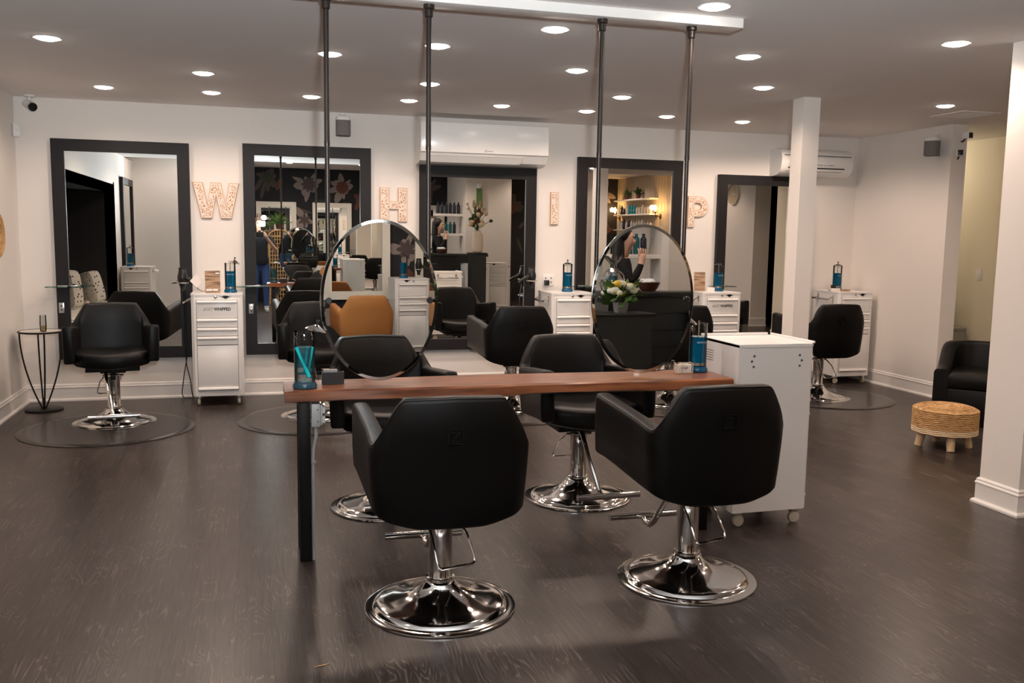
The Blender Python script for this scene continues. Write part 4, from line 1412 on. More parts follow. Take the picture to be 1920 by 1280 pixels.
for (a, b2) in ((-0.01, 0.06), (0.08, 0.10), (0.12, 0.19)):
    MB().box(a, b2, -0.2315, -0.226, 0.112, 0.119).build('logo_print', 'print_grey', t, smooth=False)

# loudspeakers


def speaker(label, loc, rz):
    t = thing('wall_speaker', label, 'speaker', loc, rz, 'grey wall loudspeakers')

    def rr(k, z):
        out = []
        for (cx, cy, a0) in ((0.028, 0.028, 0), (-0.028, 0.028, 90), (-0.028, -0.022, 180), (0.028, -0.022, 270)):
            for q in range(6):
                a = math.radians(a0 + 18 * q)
                out.append((cx + (0.036 - k) * math.cos(a), cy + (0.036 - k) * math.sin(a), z))
        return out
    MB().rings([rr(0.004, -0.085), rr(0, -0.081), rr(0, 0.052)]).build('grille', 'plastic_grille', t, angle=40)
    MB().rings([rr(-0.0005, 0.052), rr(-0.0005, 0.078), rr(0.006, 0.085)]).build('top_band', 'plastic_white', t, angle=40)
    MB().tube([(0, 0.05, 0.06), (0.0, 0.085, 0.08), (0, 0.09, 0.12)], 0.009, 8).build('bracket', 'plastic_white', t)
    MB().box(-0.03, 0.03, 0.075, 0.105, 0.115, 0.128, 0.003).build('bracket_plate', 'plastic_white', t)
    return t


mat('plastic_grille', (0.19, 0.175, 0.165), 0.7)
speaker('grey wall loudspeaker above letter H beside the leftmost pole', (0.75, 8.39, 2.445), 0)
speaker('grey loudspeaker on the right wall near two security cameras', (6.14, 7.30, 2.385), math.radians(-60))

# security cameras and sensor
t = thing('security_camera', 'black faced bullet security camera in the upper left corner', 'camera', (-1.80, 8.42, 2.584), 0, 'security cameras')
MB().lathe([(0.045, 0), (0.045, -0.012), (0.02, -0.02)], 20).build('mount', 'plastic_white', t)
MB().tube([(0, 0, -0.015), (0.0, -0.02, -0.05)], 0.014, 10).build('arm', 'plastic_white', t)
R_ = Matrix.Translation((0.01, -0.05, -0.085)) @ Matrix.Rotation(math.radians(35), 4, 'Z') @ Matrix.Rotation(math.radians(90 + 20), 4, 'X')
MB().lathe([(0.028, -0.07), (0.032, -0.065), (0.032, 0.05), (0.034, 0.055)], 22).xf(R_).build('barrel', 'plastic_white', t)
MB().lathe([(0.0345, 0.05), (0.0345, 0.064), (0.026, 0.064), (0.024, 0.058), (0.001, 0.058)], 22, cap1=False).xf(R_).build('lens_face', 'plastic_black', t)
t = thing('motion_sensor', 'small white motion sensor on the wall at upper left', 'sensor', (-1.925, 8.47, 2.225), math.radians(30))
MB().box(-0.028, 0.028, -0.030, 0.012, 0.02, 0.135, 0.008).build('case', 'plastic_white', t)
MB().prism([(-0.030, 0.075), (-0.036, 0.06), (-0.034, 0.035), (-0.026, 0.022)], -0.02, 0.02, 'YZ').build('lens_window', 'enamel', t)
MB().ball((0.0, -0.031, 0.112), 0.004).build('indicator', 'enamel_bright', t)


def box_cam(label, loc, rz):
    t = thing('security_camera', label, 'camera', loc, rz, 'security cameras')
    MB().box(-0.03, 0.03, -0.045, 0.035, -0.03, 0.03, 0.008).build('case', 'plastic_white', t)
    MB().box(-0.024, 0.024, -0.048, -0.040, -0.024, 0.024, 0.003).build('lens_face', 'plastic_black', t)
    MB().tube([(0.0, 0.01, -0.028), (0.0, 0.035, -0.05), (0, 0.055, -0.05)], 0.008, 8).build('arm', 'plastic_black', t)
    return t


box_cam('upper cube security camera on the end of the right wall', (6.33, 7.08, 2.475), math.radians(8))
box_cam('lower cube security camera on the end of the right wall', (6.26, 7.08, 2.315), math.radians(-30))

# wall switch in the hall
t = thing('light_switch', 'white light switch on the yellowish hallway wall', 'switch', (7.44, 8.0, 1.15), -PI / 2)
MB().box(-0.04, 0.04, -0.007, 0, -0.06, 0.06, 0.002).build('plate', 'plastic_white', t)
MB().box(-0.006, 0.006, -0.016, -0.006, -0.012, 0.012, 0.002).build('toggle', 'enamel', t)
# bin in the hall
t = thing('hall_cabinet', 'low grey cabinet in the hallway behind the black armchair', 'cabinet', (7.20, 8.25, 0))
mat('plastic_panel', (0.34, 0.33, 0.30), 0.5)
MB().box(-0.18, 0.18, -0.18, 0.25, 0, 0.54, 0.006).build('body', 'plastic_panel', t)
MB().box(-0.19, 0.19, -0.19, 0.26, 0.54, 0.575, 0.006).build('top', 'plastic_panel', t)
MB().box(-0.10, 0.17, 0.02, 0.20, 0.575, 0.82, 0.006).build('dark_case', 'dark_metal', t)

# wicker wall basket at the left edge
t = thing('wall_basket', 'round woven straw wall decoration cut by the left frame edge', 'wall decoration', (XL, 7.82, 1.44), PI / 2)
for k in range(7):
    r2 = 0.035 + 0.022 * k
    MB().tube([(r2 * math.cos(2 * PI * q / 28), -0.012 - 0.004 * (k % 2), r2 * math.sin(2 * PI * q / 28)) for q in range(28)], 0.0115, 6, closed=True).build('coil', 'straw', t)

# ------------------------------------------------------------------ wire side table with glass
t = thing('side_table', 'black wire side table with a round top in the left corner', 'side table', (-1.735, 8.13, 0))
MB().lathe([(0.145, 0), (0.145, 0.012), (0.135, 0.016)], 36).build('base', 'dark_metal', t)
MB().tube([(0.165 * math.cos(2 * PI * q / 40), 0.165 * math.sin(2 * PI * q / 40), 0.655) for q in range(40)], 0.008, 8, closed=True).build('top_ring', 'dark_metal', t)
mat('marble', (0.72, 0.68, 0.64), 0.25)
MB().lathe([(0.160, 0.650), (0.160, 0.660)], 40).build('top_plate', 'marble', t)
for k in range(4):
    a = 2 * PI * k / 4 + 0.35
    pts = []
    for q in range(13):
        u = q / 12
        r2 = 0.012 + (0.158 - 0.012) * (1 - (1 - u) ** 1.9)
        pts.append((r2 * math.cos(a), r2 * math.sin(a), 0.014 + u * 0.64))
    MB().tube(pts, 0.0065, 8).build('leg', 'dark_metal', t)
t = thing('stemless_glass', 'stemless flute of pale wine on the wire side table', 'glass', (-1.70, 8.06, 0.6605))
MB().lathe([(0.018, 0.0), (0.023, 0.004), (0.026, 0.06), (0.0235, 0.135), (0.022, 0.135), (0.0245, 0.06), (0.021, 0.008)], 24, cap1=False).build('glass_wall', 'clear_glass', t)
MB().lathe([(0.020, 0.008), (0.0238, 0.05)], 24).build('wine', 'champagne', t)

# ------------------------------------------------------------------ straw footstool and armchair
t = thing('straw_footstool', 'round woven straw footstool on pale wooden legs at right', 'footstool', (4.835, 5.42, 0))
ob = MB()
prof = []
for k in range(11):
    prof.append((0.222, 0.150 + 0.012 * k))
seat = MB().lathe([(0.20, 0.105), (0.212, 0.112), (0.218, 0.145), (0.219, 0.26), (0.212, 0.285), (0.19, 0.298), (0.10, 0.304), (0.002, 0.304)], 48, cap1=False).build('seat', 'straw', t)
for k in range(13):
    z = 0.118 + 0.0135 * k
    MB().tube([(0.2195 * math.cos(2 * PI * q / 48), 0.2195 * math.sin(2 * PI * q / 48), z + 0.002 * math.sin(q * 1.7 + k)) for q in range(48)], 0.0068, 6, closed=True).build('straw_coil', 'straw_pale' if k < 3 else 'straw', seat)
for k in range(8):
    r2 = 0.024 * (k + 1)
    MB().tube([(r2 * math.cos(2 * PI * q / 40), r2 * math.sin(2 * PI * q / 40), 0.302 if k < 7 else 0.295) for q in range(40)], 0.007, 6, closed=True).build('straw_coil', 'straw', seat)
for k in range(4):
    a = math.radians(45 + 90 * k + 20)
    MB().tube([(0.15 * math.cos(a), 0.15 * math.sin(a), 0.115), (0.175 * math.cos(a), 0.175 * math.sin(a), 0.0)], [0.033, 0.027], 14).build('leg', 'pale_wood', t)

ARM_LOC, ARM_RZ = (5.95, 6.15, 0), math.radians(-47)
t = thing('armchair', 'black leather tub armchair half hidden by the white pier', 'armchair', ARM_LOC, ARM_RZ)
# local frame: faces -y, width along x
AH, AY0, AY1 = 0.42, -0.40, 0.34
rg = []
pth = []
for k in range(10):
    pth.append((-AH, AY0 + (0.05 - AY0) * k / 10, -1, 0, 0.5 + 0.5 * (1 - k / 10)))
for k in range(10):
    a = PI / 2 * k / 10
    pth.append((-AH + 0.27 * (1 - math.cos(a)), 0.05 + 0.29 * math.sin(a), -math.cos(a), math.sin(a), 0.5 * (1 - k / 10)))
for k in range(11):
    pth.append((-AH + 0.27 + (2 * AH - 0.54) * k / 10, AY1, 0, 1, 0))
pth += [(-x, y, -nx2, ny2, d) for (x, y, nx2, ny2, d) in reversed(pth[:20])]
for (x, y, nx2, ny2, d) in pth:
    zt = 0.64 - 0.185 * smoothstep(0.36, 0.82, d)
    th, rr2 = 0.11, 0.03
    pr = [(0, 0.0), (0, 0.25), (0, zt - rr2), (-0.3 * rr2, zt - 0.3 * rr2), (-rr2, zt), (-th + rr2, zt), (-th + 0.3 * rr2, zt - 0.3 * rr2), (-th, zt - rr2), (-th, 0.25), (-th, 0.0)]
    rg.append([(x + nx2 * o, y + ny2 * o, z) for (o, z) in pr])
MB().rings(rg).build('tub_shell', 'leather', t, angle=50)
MB().box(-AH + 0.10, AH - 0.10, AY0 - 0.01, 0.25, 0.30, 0.42, 0.03).build('seat_cushion', 'leather', t)
MB().box(-AH + 0.10, AH - 0.10, AY0 + 0.005, 0.25, 0.0, 0.298, 0.01).build('front_panel', 'leather', t)

# ------------------------------------------------------------------ reception corner, seen in mirrors
DX, DY = 3.45, 0.35
t = thing('reception_desk', 'black panelled reception desk seen in the right oval mirror', 'desk', (DX, DY, 0))
MB().box(-0.62, 0.62, -0.28, 0.26, 0, 1.09).build('desk_body', 'gap_dark', t, smooth=False)
for k in range(7):
    MB().box(-0.625, 0.625, 0.26, 0.275, 0.01 + 0.155 * k, 0.01 + 0.155 * (k + 1) - 0.005).build('board', 'counter_black', t, smooth=False)
MB().box(-0.66, 0.66, -0.30, 0.31, 1.09, 1.135, 0.004).build('counter_top', 'counter_black', t)
t = thing('side_stand', 'low black stand with flowers beside the reception desk', 'stand', (2.80, 0.92, 0))
MB().box(-0.26, 0.26, -0.2, 0.2, 0, 0.94).build('stand_body', 'counter_black', t, smooth=False)
MB().box(-0.29, 0.29, -0.22, 0.22, 0.94, 0.965, 0.004).build('stand_top', 'counter_black', t)

t = thing('flower_bouquet', 'bouquet of yellow and white flowers in a pot, right oval mirror reflection', 'bouquet', (2.83, 0.95, 0.965))
MB().lathe([(0.05, 0), (0.06, 0.02), (0.07, 0.085), (0.065, 0.085), (0.055, 0.03)], 20, cap1=False).build('pot', 'print_grey', t)
random.seed(3)
lf = MB()
for k in range(110):
    a, el_ = random.uniform(0, 6.28), random.uniform(-0.5, 0.75)
    d = Vector((math.cos(a) * math.cos(el_), math.sin(a) * math.cos(el_), math.sin(el_)))
    c0 = Vector((0, 0, 0.14)) + d * random.uniform(0.09, 0.185)
    u = d.orthogonal().normalized()
    s2 = random.uniform(0.02, 0.035)
    lf.add([c0 - d * s2 * 1.6, c0 + u * s2, c0 + d * s2 * 1.6 + Vector((0, 0, 0.01)), c0 - u * s2], [(0, 1, 2, 3)])
lf.build('leaves', 'plant_green', t, smooth=False)
for k in range(22):
    a, el_ = random.uniform(0, 6.28), random.uniform(0.1, 1.4)
    c0 = (0.15 * math.cos(a) * math.cos(el_), 0.15 * math.sin(a) * math.cos(el_), 0.135 + 0.115 * math.sin(el_))
    MB().ball(c0, random.uniform(0.03, 0.045), 10, 6, (1, 1, 0.8)).build('flower', random.choice(['flower_yellow', 'flower_white', 'flower_white']), t)

t = thing('vase_pedestal', 'narrow black pedestal under the cream vase seen in the middle mirror', 'pedestal', (3.60, 1.90, 0))
MB().box(-0.13, 0.13, -0.13, 0.13, 0, 1.165).build('pedestal_body', 'counter_black', t, smooth=False)
MB().box(-0.15, 0.15, -0.15, 0.15, 1.165, 1.19, 0.004).build('pedestal_top', 'counter_black', t)
t = thing('tall_vase', 'cream ribbed vase of dried flowers seen in the middle mirror', 'vase', (3.60, 1.90, 1.19))
MB().lathe([(0.06, 0), (0.085, 0.01)] + [(0.09 + 0.012 * math.sin(PI * k / 14) + 0.002 * (k % 2), 0.02 + 0.022 * k) for k in range(14)] + [(0.07, 0.345), (0.055, 0.36), (0.06, 0.375), (0.05, 0.375)], 28).build('vase_body', 'ceramic', t, angle=20)
ds = MB()
hd = []
for k in range(30):
    a, r2, z = random.uniform(0, 6.28), random.uniform(0.03, 0.24), random.uniform(0.46, 0.86)
    p = Vector((r2 * math.cos(a), r2 * math.sin(a) * 0.5, z))
    ds.tube([(0, 0, 0.36), (p.x * 0.4, p.y * 0.4, 0.36 + (z - 0.36) * 0.6), p], 0.004, 5)
    hd.append(p)
ds.build('stems', 'plant_dark', t)
for k, p in enumerate(hd):
    m2 = 'flower_red' if k in (2, 9) else ('plant_dark' if k % 5 == 4 else ('straw_pale' if k % 3 else 'dried'))
    MB().ball(p, random.uniform(0.02, 0.042), 10, 6, (1, 1, random.uniform(0.8, 1.5))).build('flower_head', m2, t)
for k in range(7):
    a = random.uniform(0, 6.28)
    p = Vector((0.12 * math.cos(a), 0.08 * math.sin(a), 0.47 + 0.03 * k))
    MB().ball(p, 0.045, 8, 5, (1.2, 0.6, 0.9)).build('flower_head', 'plant_dark' if k % 2 else 'straw_pale', t)

t = thing('wooden_bowl', 'dark wooden bowl of white shredded filling on the reception desk', 'bowl', (3.27, 0.45, 1.135))
MB().lathe([(0.06, 0), (0.085, 0.03), (0.11, 0.085), (0.104, 0.085), (0.08, 0.035), (0.05, 0.015)], 28, cap1=True).build('bowl_wall', 'terracotta', t)
for k in range(9):
    a = k * 0.7
    MB().ball((0.05 * math.cos(a) * (k % 3) / 2, 0.05 * math.sin(a) * (k % 3) / 2, 0.085 + 0.012 * (k % 2)), 0.035, 8, 5, (1.3, 1, 0.7)).build('filling', 'print_white', t)
t = thing('gift_basket', 'gift wrapped in crinkled clear cellophane on the reception desk', 'gift', (2.97, 0.31, 1.135))
gb = MB()
rg = []
for k, rr2 in enumerate((0.095, 0.110, 0.115, 0.112, 0.100, 0.075, 0.034, 0.030, 0.060, 0.090)):
    z = 0.036 * k
    rg.append([(rr2 * (1 + 0.16 * random.uniform(-1, 1)) * math.cos(2 * PI * q / 30), rr2 * (1 + 0.16 * random.uniform(-1, 1)) * math.sin(2 * PI * q / 30), z + (0.03 * random.uniform(-1, 1) if k == 9 else 0)) for q in range(30)])
gb.rings(rg, cap1=False).build('wrap', 'cellophane', t, smooth=False)
for k, (a, m2) in enumerate(((-0.03, 'bottle_blue'), (0.03, 'paper'), (0.0, 'bottle_teal'))):
    MB().box(a - 0.03, a + 0.03, -0.03 + 0.02 * k, 0.02 * k, 0.0, 0.14 + 0.03 * k, 0.004).build('gift_box', m2, t)


def bottle(name, label, cat, loc, r2, h, m2, group, cap=None):
    t = thing(name, label, cat, loc, 0, group)
    MB().lathe([(r2 * 0.92, 0), (r2, 0.006), (r2, h * 0.72), (r2 * 0.85, h * 0.80), (r2 * 0.42, h * 0.86), (r2 * 0.42, h * 0.88)], 16).build('bottle_body', m2, t)
    MB().lathe([(r2 * 0.5, h * 0.88), (r2 * 0.5, h), (r2 * 0.4, h * 1.005)], 14).build('cap', cap or m2, t)
    return t


# shelves on the white block by the desk
for z, lb in ((1.46, 'lower'), (1.86, 'upper')):
    sh = MB().box(3.48, 4.05, -1.55, -1.25, z, z + 0.05, 0.003).build('wall_shelf', 'trim_paint')
    tag(sh, '%s white bottle shelf reflected in the middle mirror' % lb, 'shelf', 'white shelves with bottles')
    for k in range(6):
        m2 = ('bottle_teal' if k < 4 else 'bottle_dark') if z < 1.6 else 'bottle_dark'
        if z < 1.6 and k == 5:
            continue
        bottle('shampoo_bottle', '%s shampoo bottle, %s from the left in the mirror, on the %s white bottle shelf' % ('teal' if m2 == 'bottle_teal' else 'dark', ORD[k], lb), 'bottle', (3.55 + 0.085 * k, -1.38, z + 0.05), 0.036, 0.235, m2, 'bottles on the reflected shelves by the desk')

# panelled wall shelves with plants, glassware, sconces
for z, lb in ((1.63, 'lowest'), (1.96, 'middle'), (2.29, 'top')):
    sh = MB().box(7.90, 8.105, -2.62, -0.62, z, z + 0.03, 0.003).build('wall_shelf', 'trim_paint')
    tag(sh, '%s white shelf on the wood panelled wall in the mirror right of letter I' % lb, 'shelf', 'white shelves on the panelled wall')
random.seed(11)
for z, lb in ((1.66, 'lowest'), (1.99, 'middle')):
    for k in range(13):
        y = -2.5 + 0.145 * k
        if z > 1.8:
            m2 = 'bottle_dark' if k in (1, 2) else ('bottle_blue' if k in (4, 5, 6) else 'bottle_clear')
        else:
            m2 = 'bottle_dark' if k in (2, 4) else 'bottle_clear'
        c = {'bottle_dark': 'dark', 'bottle_blue': 'blue', 'bottle_clear': 'pale'}[m2]
        bottle('product_bottle', '%s bottle, %s from the left in the mirror, on the %s panelled wall shelf' % (c, ORD[k], lb), 'bottle', (8.0, y, z), 0.034, random.uniform(0.14, 0.24), m2, 'bottles on the panelled wall shelves', 'print_black' if m2 == 'bottle_dark' else None)


def potted(label, loc, h, spike=False, m2='plant_green', pot='terracotta', n=26):
    t = thing('potted_plant', label, 'plant', loc, 0, 'potted plants seen in mirrors')
    MB().lathe([(0.045, 0), (0.06, 0.10), (0.054, 0.10), (0.04, 0.02)], 18).build('pot', pot, t)
    lf = MB()
    for k in range(n):
        a, el_ = random.uniform(0, 6.28), random.uniform(0.3, 1.45)
        d = Vector((math.cos(a) * math.cos(el_), math.sin(a) * math.cos(el_), math.sin(el_)))
        u = d.cross(Vector((0, 0, 1))).normalized()
        l2 = h * random.uniform(0.6, 1.0)
        p0 = Vector((0, 0, 0.09))
        wd = 0.012 if spike else 0.025
        p1, p2 = p0 + d * l2 * 0.55, p0 + d * l2 + Vector((0, 0, -0.15 * l2))
        lf.add([p0 - u * 0.004, p0 + u * 0.004, p1 + u * wd, p2, p1 - u * wd], [(0, 1, 2, 3, 4)])
    lf.build('leaves', m2, t, smooth=False)
    return t


potted('small potted plant at left on the top panelled wall shelf', (8.0, -2.1, 2.32), 0.2, n=30)
potted('small potted plant in a dark pot at right on the top panelled wall shelf', (8.0, -1.45, 2.32), 0.22, n=30, m2='plant_dark')
hv = thing('hanging_plant', 'trailing green plant hanging on the wall in the middle mirror', 'plant', (4.30, -0.93, 2.15))
hm = MB()
for k in range(12):
    x0 = random.uniform(-0.06, 0.06)
    hm.tube([(x0, 0, 0.28), (x0 * 1.2, 0.03, 0.15), (x0 * 1.3, 0.03, -0.02 - 0.12 * random.random())], 0.010, 5)
hm.build('vines', 'plant_green', hv)
MB().lathe([(0.04, 0.27), (0.06, 0.36), (0.05, 0.36)], 16).build('pot', 'print_white', hv)

for (y, lb) in ((-2.72, 'left'), (-0.50, 'right')):
    t = thing('wall_sconce', 'brass wall sconce with a glowing bulb at %s of the panelled wall shelves' % lb, 'wall lamp', (8.105, y, 1.93), 0, 'glowing wall sconces')
    MB().lathe([(0.055, 0), (0.055, -0.012), (0.02, -0.02)], 20, axis='X').build('wall_plate', 'terracotta', t)
    MB().tube([(-0.01, 0, 0), (-0.10, 0, 0.0), (-0.125, 0, 0.02), (-0.125, 0, 0.07)], 0.009, 8).build('arm', 'terracotta', t)
    MB().lathe([(0.018, 0.06), (0.020, 0.10), (0.012, 0.10)], 14, (-0.125, 0, 0)).build('socket', 'terracotta', t)
    MB().lathe([(0.012, 0.10), (0.030, 0.15), (0.032, 0.18), (0.018, 0.225), (0.003, 0.24)], 16, (-0.125, 0, 0)).build('bulb', 'bulb_glow', t)
    sl_ = bpy.data.lights.new('sconce_glow', 'POINT')
    sl_.energy = 6
    sl_.color = (1.0, 0.55, 0.2)
    sl_.shadow_soft_size = 0.05
    so = bpy.data.objects.new('sconce_glow', sl_)
    C.objects.link(so)
    so.parent = t
    so.location = (-0.20, 0, 0.18)

t = thing('wall_clock', 'round wall clock seen at the top of the rightmost mirror', 'clock', (8.1, 2.54, 2.27), -PI / 2)
MB().lathe([(0.19, 0.0), (0.19, 0.04), (0.175, 0.045), (0.170, 0.03)], 40, axis='Y', cap1=False).build('rim', 'clock_rim', t)
MB().lathe([(0.172, 0.0), (0.172, 0.028)], 40, axis='Y').build('dial', 'clock_face', t)
hh = MB()
hh.box(-0.006, 0.006, -0.034, -0.030, -0.02, 0.13)
hh.box(-0.10, 0.02, -0.032, -0.029, -0.006, 0.006)
hh.build('hands', 'print_white', t, smooth=False)

# wicker cabinet with a spiky plant (behind the photographer)
t = thing('rattan_cabinet', 'tall arched rattan cabinet behind the photographer in the mirror', 'cabinet', (0.42, -2.35, 0))
for xx in [-0.20 + 0.05 * k for k in range(9)]:
    zt = 1.42 + 0.10 * math.cos(xx / 0.2 * PI / 2)
    for yy in (0.17,):
        MB().tube([(xx, yy, 0.02), (xx, yy, zt)], 0.008, 6).build('cane', 'rattan', t)
for k in range(18):
    z = 0.05 + 0.08 * k
    MB().tube([(-0.21, 0.178, z), (0.21, 0.178, z)], 0.007, 6).build('cane', 'rattan', t)
MB().tube([(-0.22, 0.17, 0), (-0.22, 0.17, 1.40)] + [(-0.22 * math.cos(PI * k / 10), 0.17, 1.40 + 0.13 * math.sin(PI * k / 10)) for k in range(1, 10)] + [(0.22, 0.17, 1.40), (0.22, 0.17, 0)], 0.014, 8).build('front_arch', 'rattan', t)
MB().box(-0.21, 0.21, -0.16, -0.14, 0.0, 1.42).build('back_panel', 'gap_dark', t, smooth=False)
for z in (0.30, 0.85, 1.38):
    MB().box(-0.21, 0.21, -0.15, 0.16, z, z + 0.02).build('shelf', 'rattan', t, smooth=False)
pt = potted('spiky green plant on top of the rattan cabinet in the mirror', (0.42, -2.40, 1.545), 0.36, spike=True, n=60)

# pillows on the window bench
for k, (y, sz, lean, lb) in enumerate(((4.6, 0.46, 16, 'patterned white and black pillow leaning at the back of the window bench'), (4.05, 0.42, 26, 'white and black dotted pillow at the front of the window bench'))):
    t = MB()
    rg = []
    n = 24
    for j in range(9):
        u = -1 + 2 * j / 8
        th = math.sqrt(max(0.0, 1 - u * u))
        sc = sz / 2 * (0.80 + 0.20 * (th ** 0.35))
        rg.append([(u * 0.075, sc * math.copysign(abs(math.cos(2 * PI * (q + .5) / n)) ** 0.42, math.cos(2 * PI * (q + .5) / n)), sc * math.copysign(abs(math.sin(2 * PI * (q + .5) / n)) ** 0.42, math.sin(2 * PI * (q + .5) / n))) for q in range(n)])
    t.rings(rg)
    o = t.build('throw_pillow', 'pillow_cloth')
    o.location = (-2.30 + 0.17 * k, y, 0.49 + sz / 2 + 0.03)
    o.rotation_euler = (math.radians(8 * k), math.radians(-lean * 0.4), math.radians(-35))
    tag(o, lb, 'pillow', 'pillows on the window bench')
t = thing('small_vase', 'small cream bud vase on the window bench', 'vase', (-2.02, 5.10, 0.49))
MB().lathe([(0.03, 0), (0.055, 0.03), (0.058, 0.07), (0.03, 0.11), (0.02, 0.13), (0.025, 0.14)], 20).build('vase_body', 'ceramic', t)

# ------------------------------------------------------------------ people


def person(name, label, loc, rz, J, E, seg_mat, default_mats):
    """J: joint name -> (x,y,z,rx,ry); E: edges; seg_mat: edge index -> material index"""
    names = list(J)
    me = bpy.data.meshes.new('body_cage')
    me.from_pydata([J[k][:3] for k in names], [(names.index(a), names.index(b2)) for a, b2, _ in E], [])
    o = bpy.data.objects.new('body_cage', me)
    C.objects.link(o)
    o.modifiers.new('skin', 'SKIN').use_smooth_shade = True
    sub = o.modifiers.new('sub', 'SUBSURF')
    sub.levels = 2
    sub.render_levels = 2
    for i, k in enumerate(names):
        sv = me.skin_vertices[0].data[i]
        sv.radius = (J[k][3], J[k][4])
        sv.use_root = (i == 0)
    bpy.context.view_layer.update()
    dg = bpy.context.evaluated_depsgraph_get()
    m2 = bpy.data.meshes.new_from_object(o.evaluated_get(dg))
    bpy.data.objects.remove(o, do_unlink=True)
    m2.materials.clear()
    for q in default_mats:
        m2.materials.append(MATS[q])
    segs = [(Vector(J[a][:3]), Vector(J[b2][:3]), mi) for a, b2, mi in E]
    for p in m2.polygons:
        c = p.center
        best = (1e9, 0)
        for a, b2, mi in segs:
            ab = b2 - a
            t2 = max(0, min(1, (c - a).dot(ab) / ab.length_squared))
            d = (c - (a + ab * t2)).length
            if d < best[0]:
                best = (d, mi)
        p.material_index = best[1]
        p.use_smooth = True
    root = thing(name, label, 'person', loc, rz)
    obj('body', m2, root)
    return root


def fingers(J, E, side, wrist, palm, dirs, curl, mi):
    """add four fingers and a thumb branching from the palm"""
    for k, (off, d1, d2, ln) in enumerate(dirs):
        a, b2 = side + 'f%da' % k, side + 'f%db' % k
        p = Vector(J[palm][:3]) + Vector(off)
        q = p + Vector(d1) * ln
        r3 = q + Vector(d2) * ln
        J[side + 'f%d0' % k] = (*p, 0.0105, 0.0105)
        J[a] = (*q, 0.009, 0.009)
        J[b2] = (*r3, 0.0078, 0.0078)
        E += [(palm, side + 'f%d0' % k, mi), (side + 'f%d0' % k, a, mi), (a, b2, mi)]


J = {'pelvis': (0, 0, .93, .15, .11), 'waist': (0, 0.0, 1.08, .135, .10), 'chest': (0, 0.0, 1.30, .155, .11), 'neckb': (0, 0, 1.43, .065, .06), 'neck': (0, .015, 1.50, .05, .05),
     'jaw': (0, .035, 1.57, .058, .062), 'head': (0, .03, 1.65, .078, .09), 'crown': (0, .015, 1.72, .06, .07), 'nose': (0, .125, 1.612, .012, .012)}
E = [('pelvis', 'waist', 0), ('waist', 'chest', 0), ('chest', 'neckb', 0), ('neckb', 'neck', 2), ('neck', 'jaw', 2), ('jaw', 'head', 2), ('head', 'crown', 2), ('jaw', 'nose', 2)]
for s, n in ((-1, 'l'), (1, 'r')):
    J.update({n + 'hip': (s * .09, 0, .86, .095, .095), n + 'knee': (s * .10, .02, .50, .065, .07), n + 'ankle': (s * .105, -.01, .11, .045, .05), n + 'heel': (s * .105, -.02, .045, .042, .045), n + 'toe': (s * .12, .16, .035, .042, .034),
              n + 'sho': (s * .175, -.005, 1.385, .062, .06), n + 'elb': (s * .29, .10, 1.14, .045, .045), n + 'wri': (s * .135, .27, 1.36, .028, .028), n + 'palm': (s * .10, .31, 1.43, .036, .024)})
    E += [('pelvis', n + 'hip', 1), (n + 'hip', n + 'knee', 1), (n + 'knee', n + 'ankle', 1), (n + 'ankle', n + 'heel', 3), (n + 'heel', n + 'toe', 3),
          ('chest', n + 'sho', 0), (n + 'sho', n + 'elb', 0), (n + 'elb', n + 'wri', 2 if s > 0 else 0), (n + 'wri', n + 'palm', 2)]
    fd = [((-s * .004, .012 + .002 * k, .030 - .018 * k), (-s * .55, .75, .2), (-s * .85, -.1, .1), .032) for k in range(4)]
    fd.append(((s * .01, -.02, .02), (-s * .6, -.3, .7), (-s * .8, .2, .4), .028))
    fingers(J, E, n, n + 'wri', n + 'palm', fd, 0, 2)
ph = person('person', 'person in a black sweater and blue jeans holding a camera with a bright flash', (0.02, -0.47, 0), 0, J, E, None, ['black_cloth', 'denim', 'skin', 'shoe'])
MB().lathe([(1.0, 0.885), (1.03, 0.90), (1.02, 0.96), (0.97, 1.02)], 28, rx=0.158, ry=0.128).build('sweater_hem', 'black_cloth', ph)
hr = MB().ball((0, -0.01, 1.685), 0.098, 18, 12, (0.92, 1.05, 0.95))
hr.lathe([(0.05, 1.76), (0.05, 1.80), (0.03, 1.82)], 14, (0, -0.03, 0))
hr.build('hair', 'hair_brown', ph)
for s in (-1, 1):
    MB().ball((s * 0.032, 0.112, 1.645), 0.010, 8, 6).build('eye', 'print_black', ph)
    MB().ball((s * 0.083, 0.02, 1.635), 0.018, 8, 6, (0.4, 0.8, 1.3)).build('ear', 'skin', ph)
MB().ball((0, 0.098, 1.565), 0.014, 8, 6, (1.6, 0.6, 0.4)).build('mouth', 'petal_rust', ph)
t = thing('photo_camera', 'black camera with a bright flash held up by the person in jeans', 'camera', (0.02, -0.10, 1.44))
MB().box(-0.068, 0.068, -0.055, -0.005, -0.045, 0.045, 0.008).build('camera_body', 'plastic_black', t)
MB().lathe([(0.036, 0.0), (0.036, 0.045), (0.033, 0.055), (0.028, 0.05)], 22, axis='Y').xf(Matrix.Rotation(PI, 4, 'Z')).build('lens', 'plastic_black', t)
MB().box(-0.025, 0.025, -0.05, -0.01, 0.045, 0.07, 0.006).build('viewfinder', 'plastic_black', t)
MB().box(0.055 - 0.035, 0.055 + 0.035, -0.045, -0.005, 0.07, 0.15, 0.006).build('flash_unit', 'plastic_black', t)
MB().box(0.055 - 0.042, 0.055 + 0.042, -0.065, 0.005, 0.15, 0.235, 0.012).build('flash_head', 'flash_glow', t)

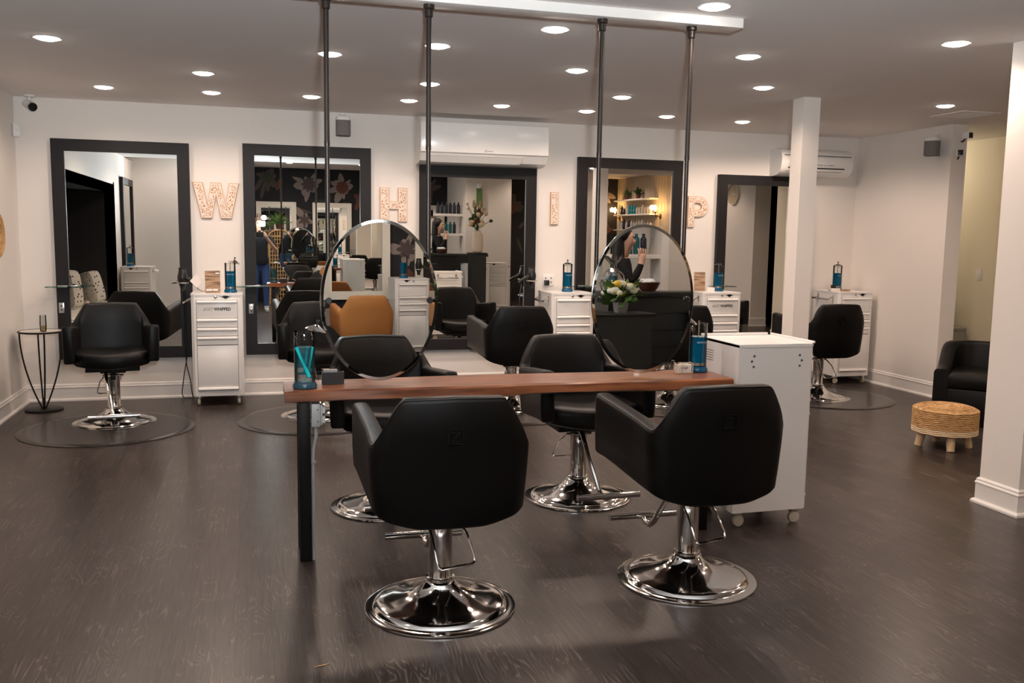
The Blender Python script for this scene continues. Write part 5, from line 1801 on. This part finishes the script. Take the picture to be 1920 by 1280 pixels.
J = {'pelvis': (0, 0, .90, .15, .11), 'waist': (0, 0.0, 1.05, .12, .095), 'chest': (0, 0.0, 1.26, .14, .105), 'neckb': (0, 0, 1.38, .06, .055), 'neck': (0, .015, 1.44, .045, .045),
     'jaw': (0, .04, 1.51, .052, .058), 'head': (0, .03, 1.585, .072, .085), 'crown': (0, .015, 1.65, .055, .065), 'nose': (0, .122, 1.55, .011, .011)}
E = [('pelvis', 'waist', 0), ('waist', 'chest', 0), ('chest', 'neckb', 0), ('neckb', 'neck', 2), ('neck', 'jaw', 2), ('jaw', 'head', 2), ('head', 'crown', 2), ('jaw', 'nose', 2)]
for s, n in ((-1, 'l'), (1, 'r')):
    up = s < 0
    J.update({n + 'hip': (s * .085, 0, .83, .09, .09), n + 'knee': (s * .09, .02, .48, .06, .065), n + 'ankle': (s * .095, -.01, .10, .042, .045), n + 'heel': (s * .095, -.02, .045, .04, .04), n + 'toe': (s * .11, .14, .035, .038, .032),
              n + 'sho': (s * .16, -.005, 1.335, .056, .055), n + 'elb': (s * .25, .13 if up else -.02, 1.12, .052, .052), n + 'wri': ((s * .13, .20, 1.31, .032, .032) if up else (s * .25, .08, .90, .026, .026)),
              n + 'palm': ((s * .11, .205, 1.385, .036, .022) if up else (s * .25, .10, .83, .034, .02))})
    E += [('pelvis', n + 'hip', 0), (n + 'hip', n + 'knee', 0), (n + 'knee', n + 'ankle', 0), (n + 'ankle', n + 'heel', 0), (n + 'heel', n + 'toe', 0),
          ('chest', n + 'sho', 0), (n + 'sho', n + 'elb', 0), (n + 'elb', n + 'wri', 0), (n + 'wri', n + 'palm', 2)]
    zz = 1 if up else -1
    fd = [((.5 * (-.034 + .0225 * k), .87 * (-.034 + .0225 * k), zz * .03), (.05, .03 * (k - 1.5), zz * .97), (.35 * zz, -.35, zz * .75), .036 - .003 * abs(k - 1)) for k in range(4)]
    fd.append(((-s * .03, 0, -zz * .01), (-s * .75, -.2, zz * .55), (-s * .3, -.5, zz * .7), .028))
    fingers(J, E, n, n + 'wri', n + 'palm', fd, 0, 2)
p2 = person('person', 'person with long dark hair in black raising one hand, reflected in the right oval mirror', (3.42, -0.70, 0), math.radians(-60), J, E, None, ['black_cloth', 'denim', 'skin', 'shoe'])
p2.scale = (1.06, 1.06, 1.06)
hr = MB().ball((0, -0.012, 1.61), 0.096, 18, 12, (0.95, 1.02, 0.98))
hr.rings([[(0.10 * sc * math.cos(2 * PI * q / 18), -0.045 + 0.07 * sc * math.sin(2 * PI * q / 18), z) for q in range(18)] for (sc, z) in ((0.9, 1.62), (1.0, 1.52), (1.02, 1.42), (0.9, 1.32), (0.5, 1.25))])
hr.build('hair', 'hair_black', p2)
for s in (-1, 1):
    MB().ball((s * 0.030, 0.098, 1.585), 0.009, 8, 6).build('eye', 'print_black', p2)
MB().ball((0, 0.095, 1.505), 0.013, 8, 6, (1.6, 0.6, 0.4)).build('mouth', 'petal_rust', p2)

# a bit of straw lying on the floor
tw = MB().tube([(-0.026, -0.006, 0.0022), (-0.008, 0.0, 0.0022), (0.012, 0.003, 0.0022), (0.028, 0.010, 0.0022)], [0.0012, 0.002, 0.002, 0.001], 6).build('straw_scrap', 'dried')
tw.location = (0.185, 3.05, 0)
tag(tw, 'tiny tan scrap lying on the floor at the bottom of the picture', 'scrap')
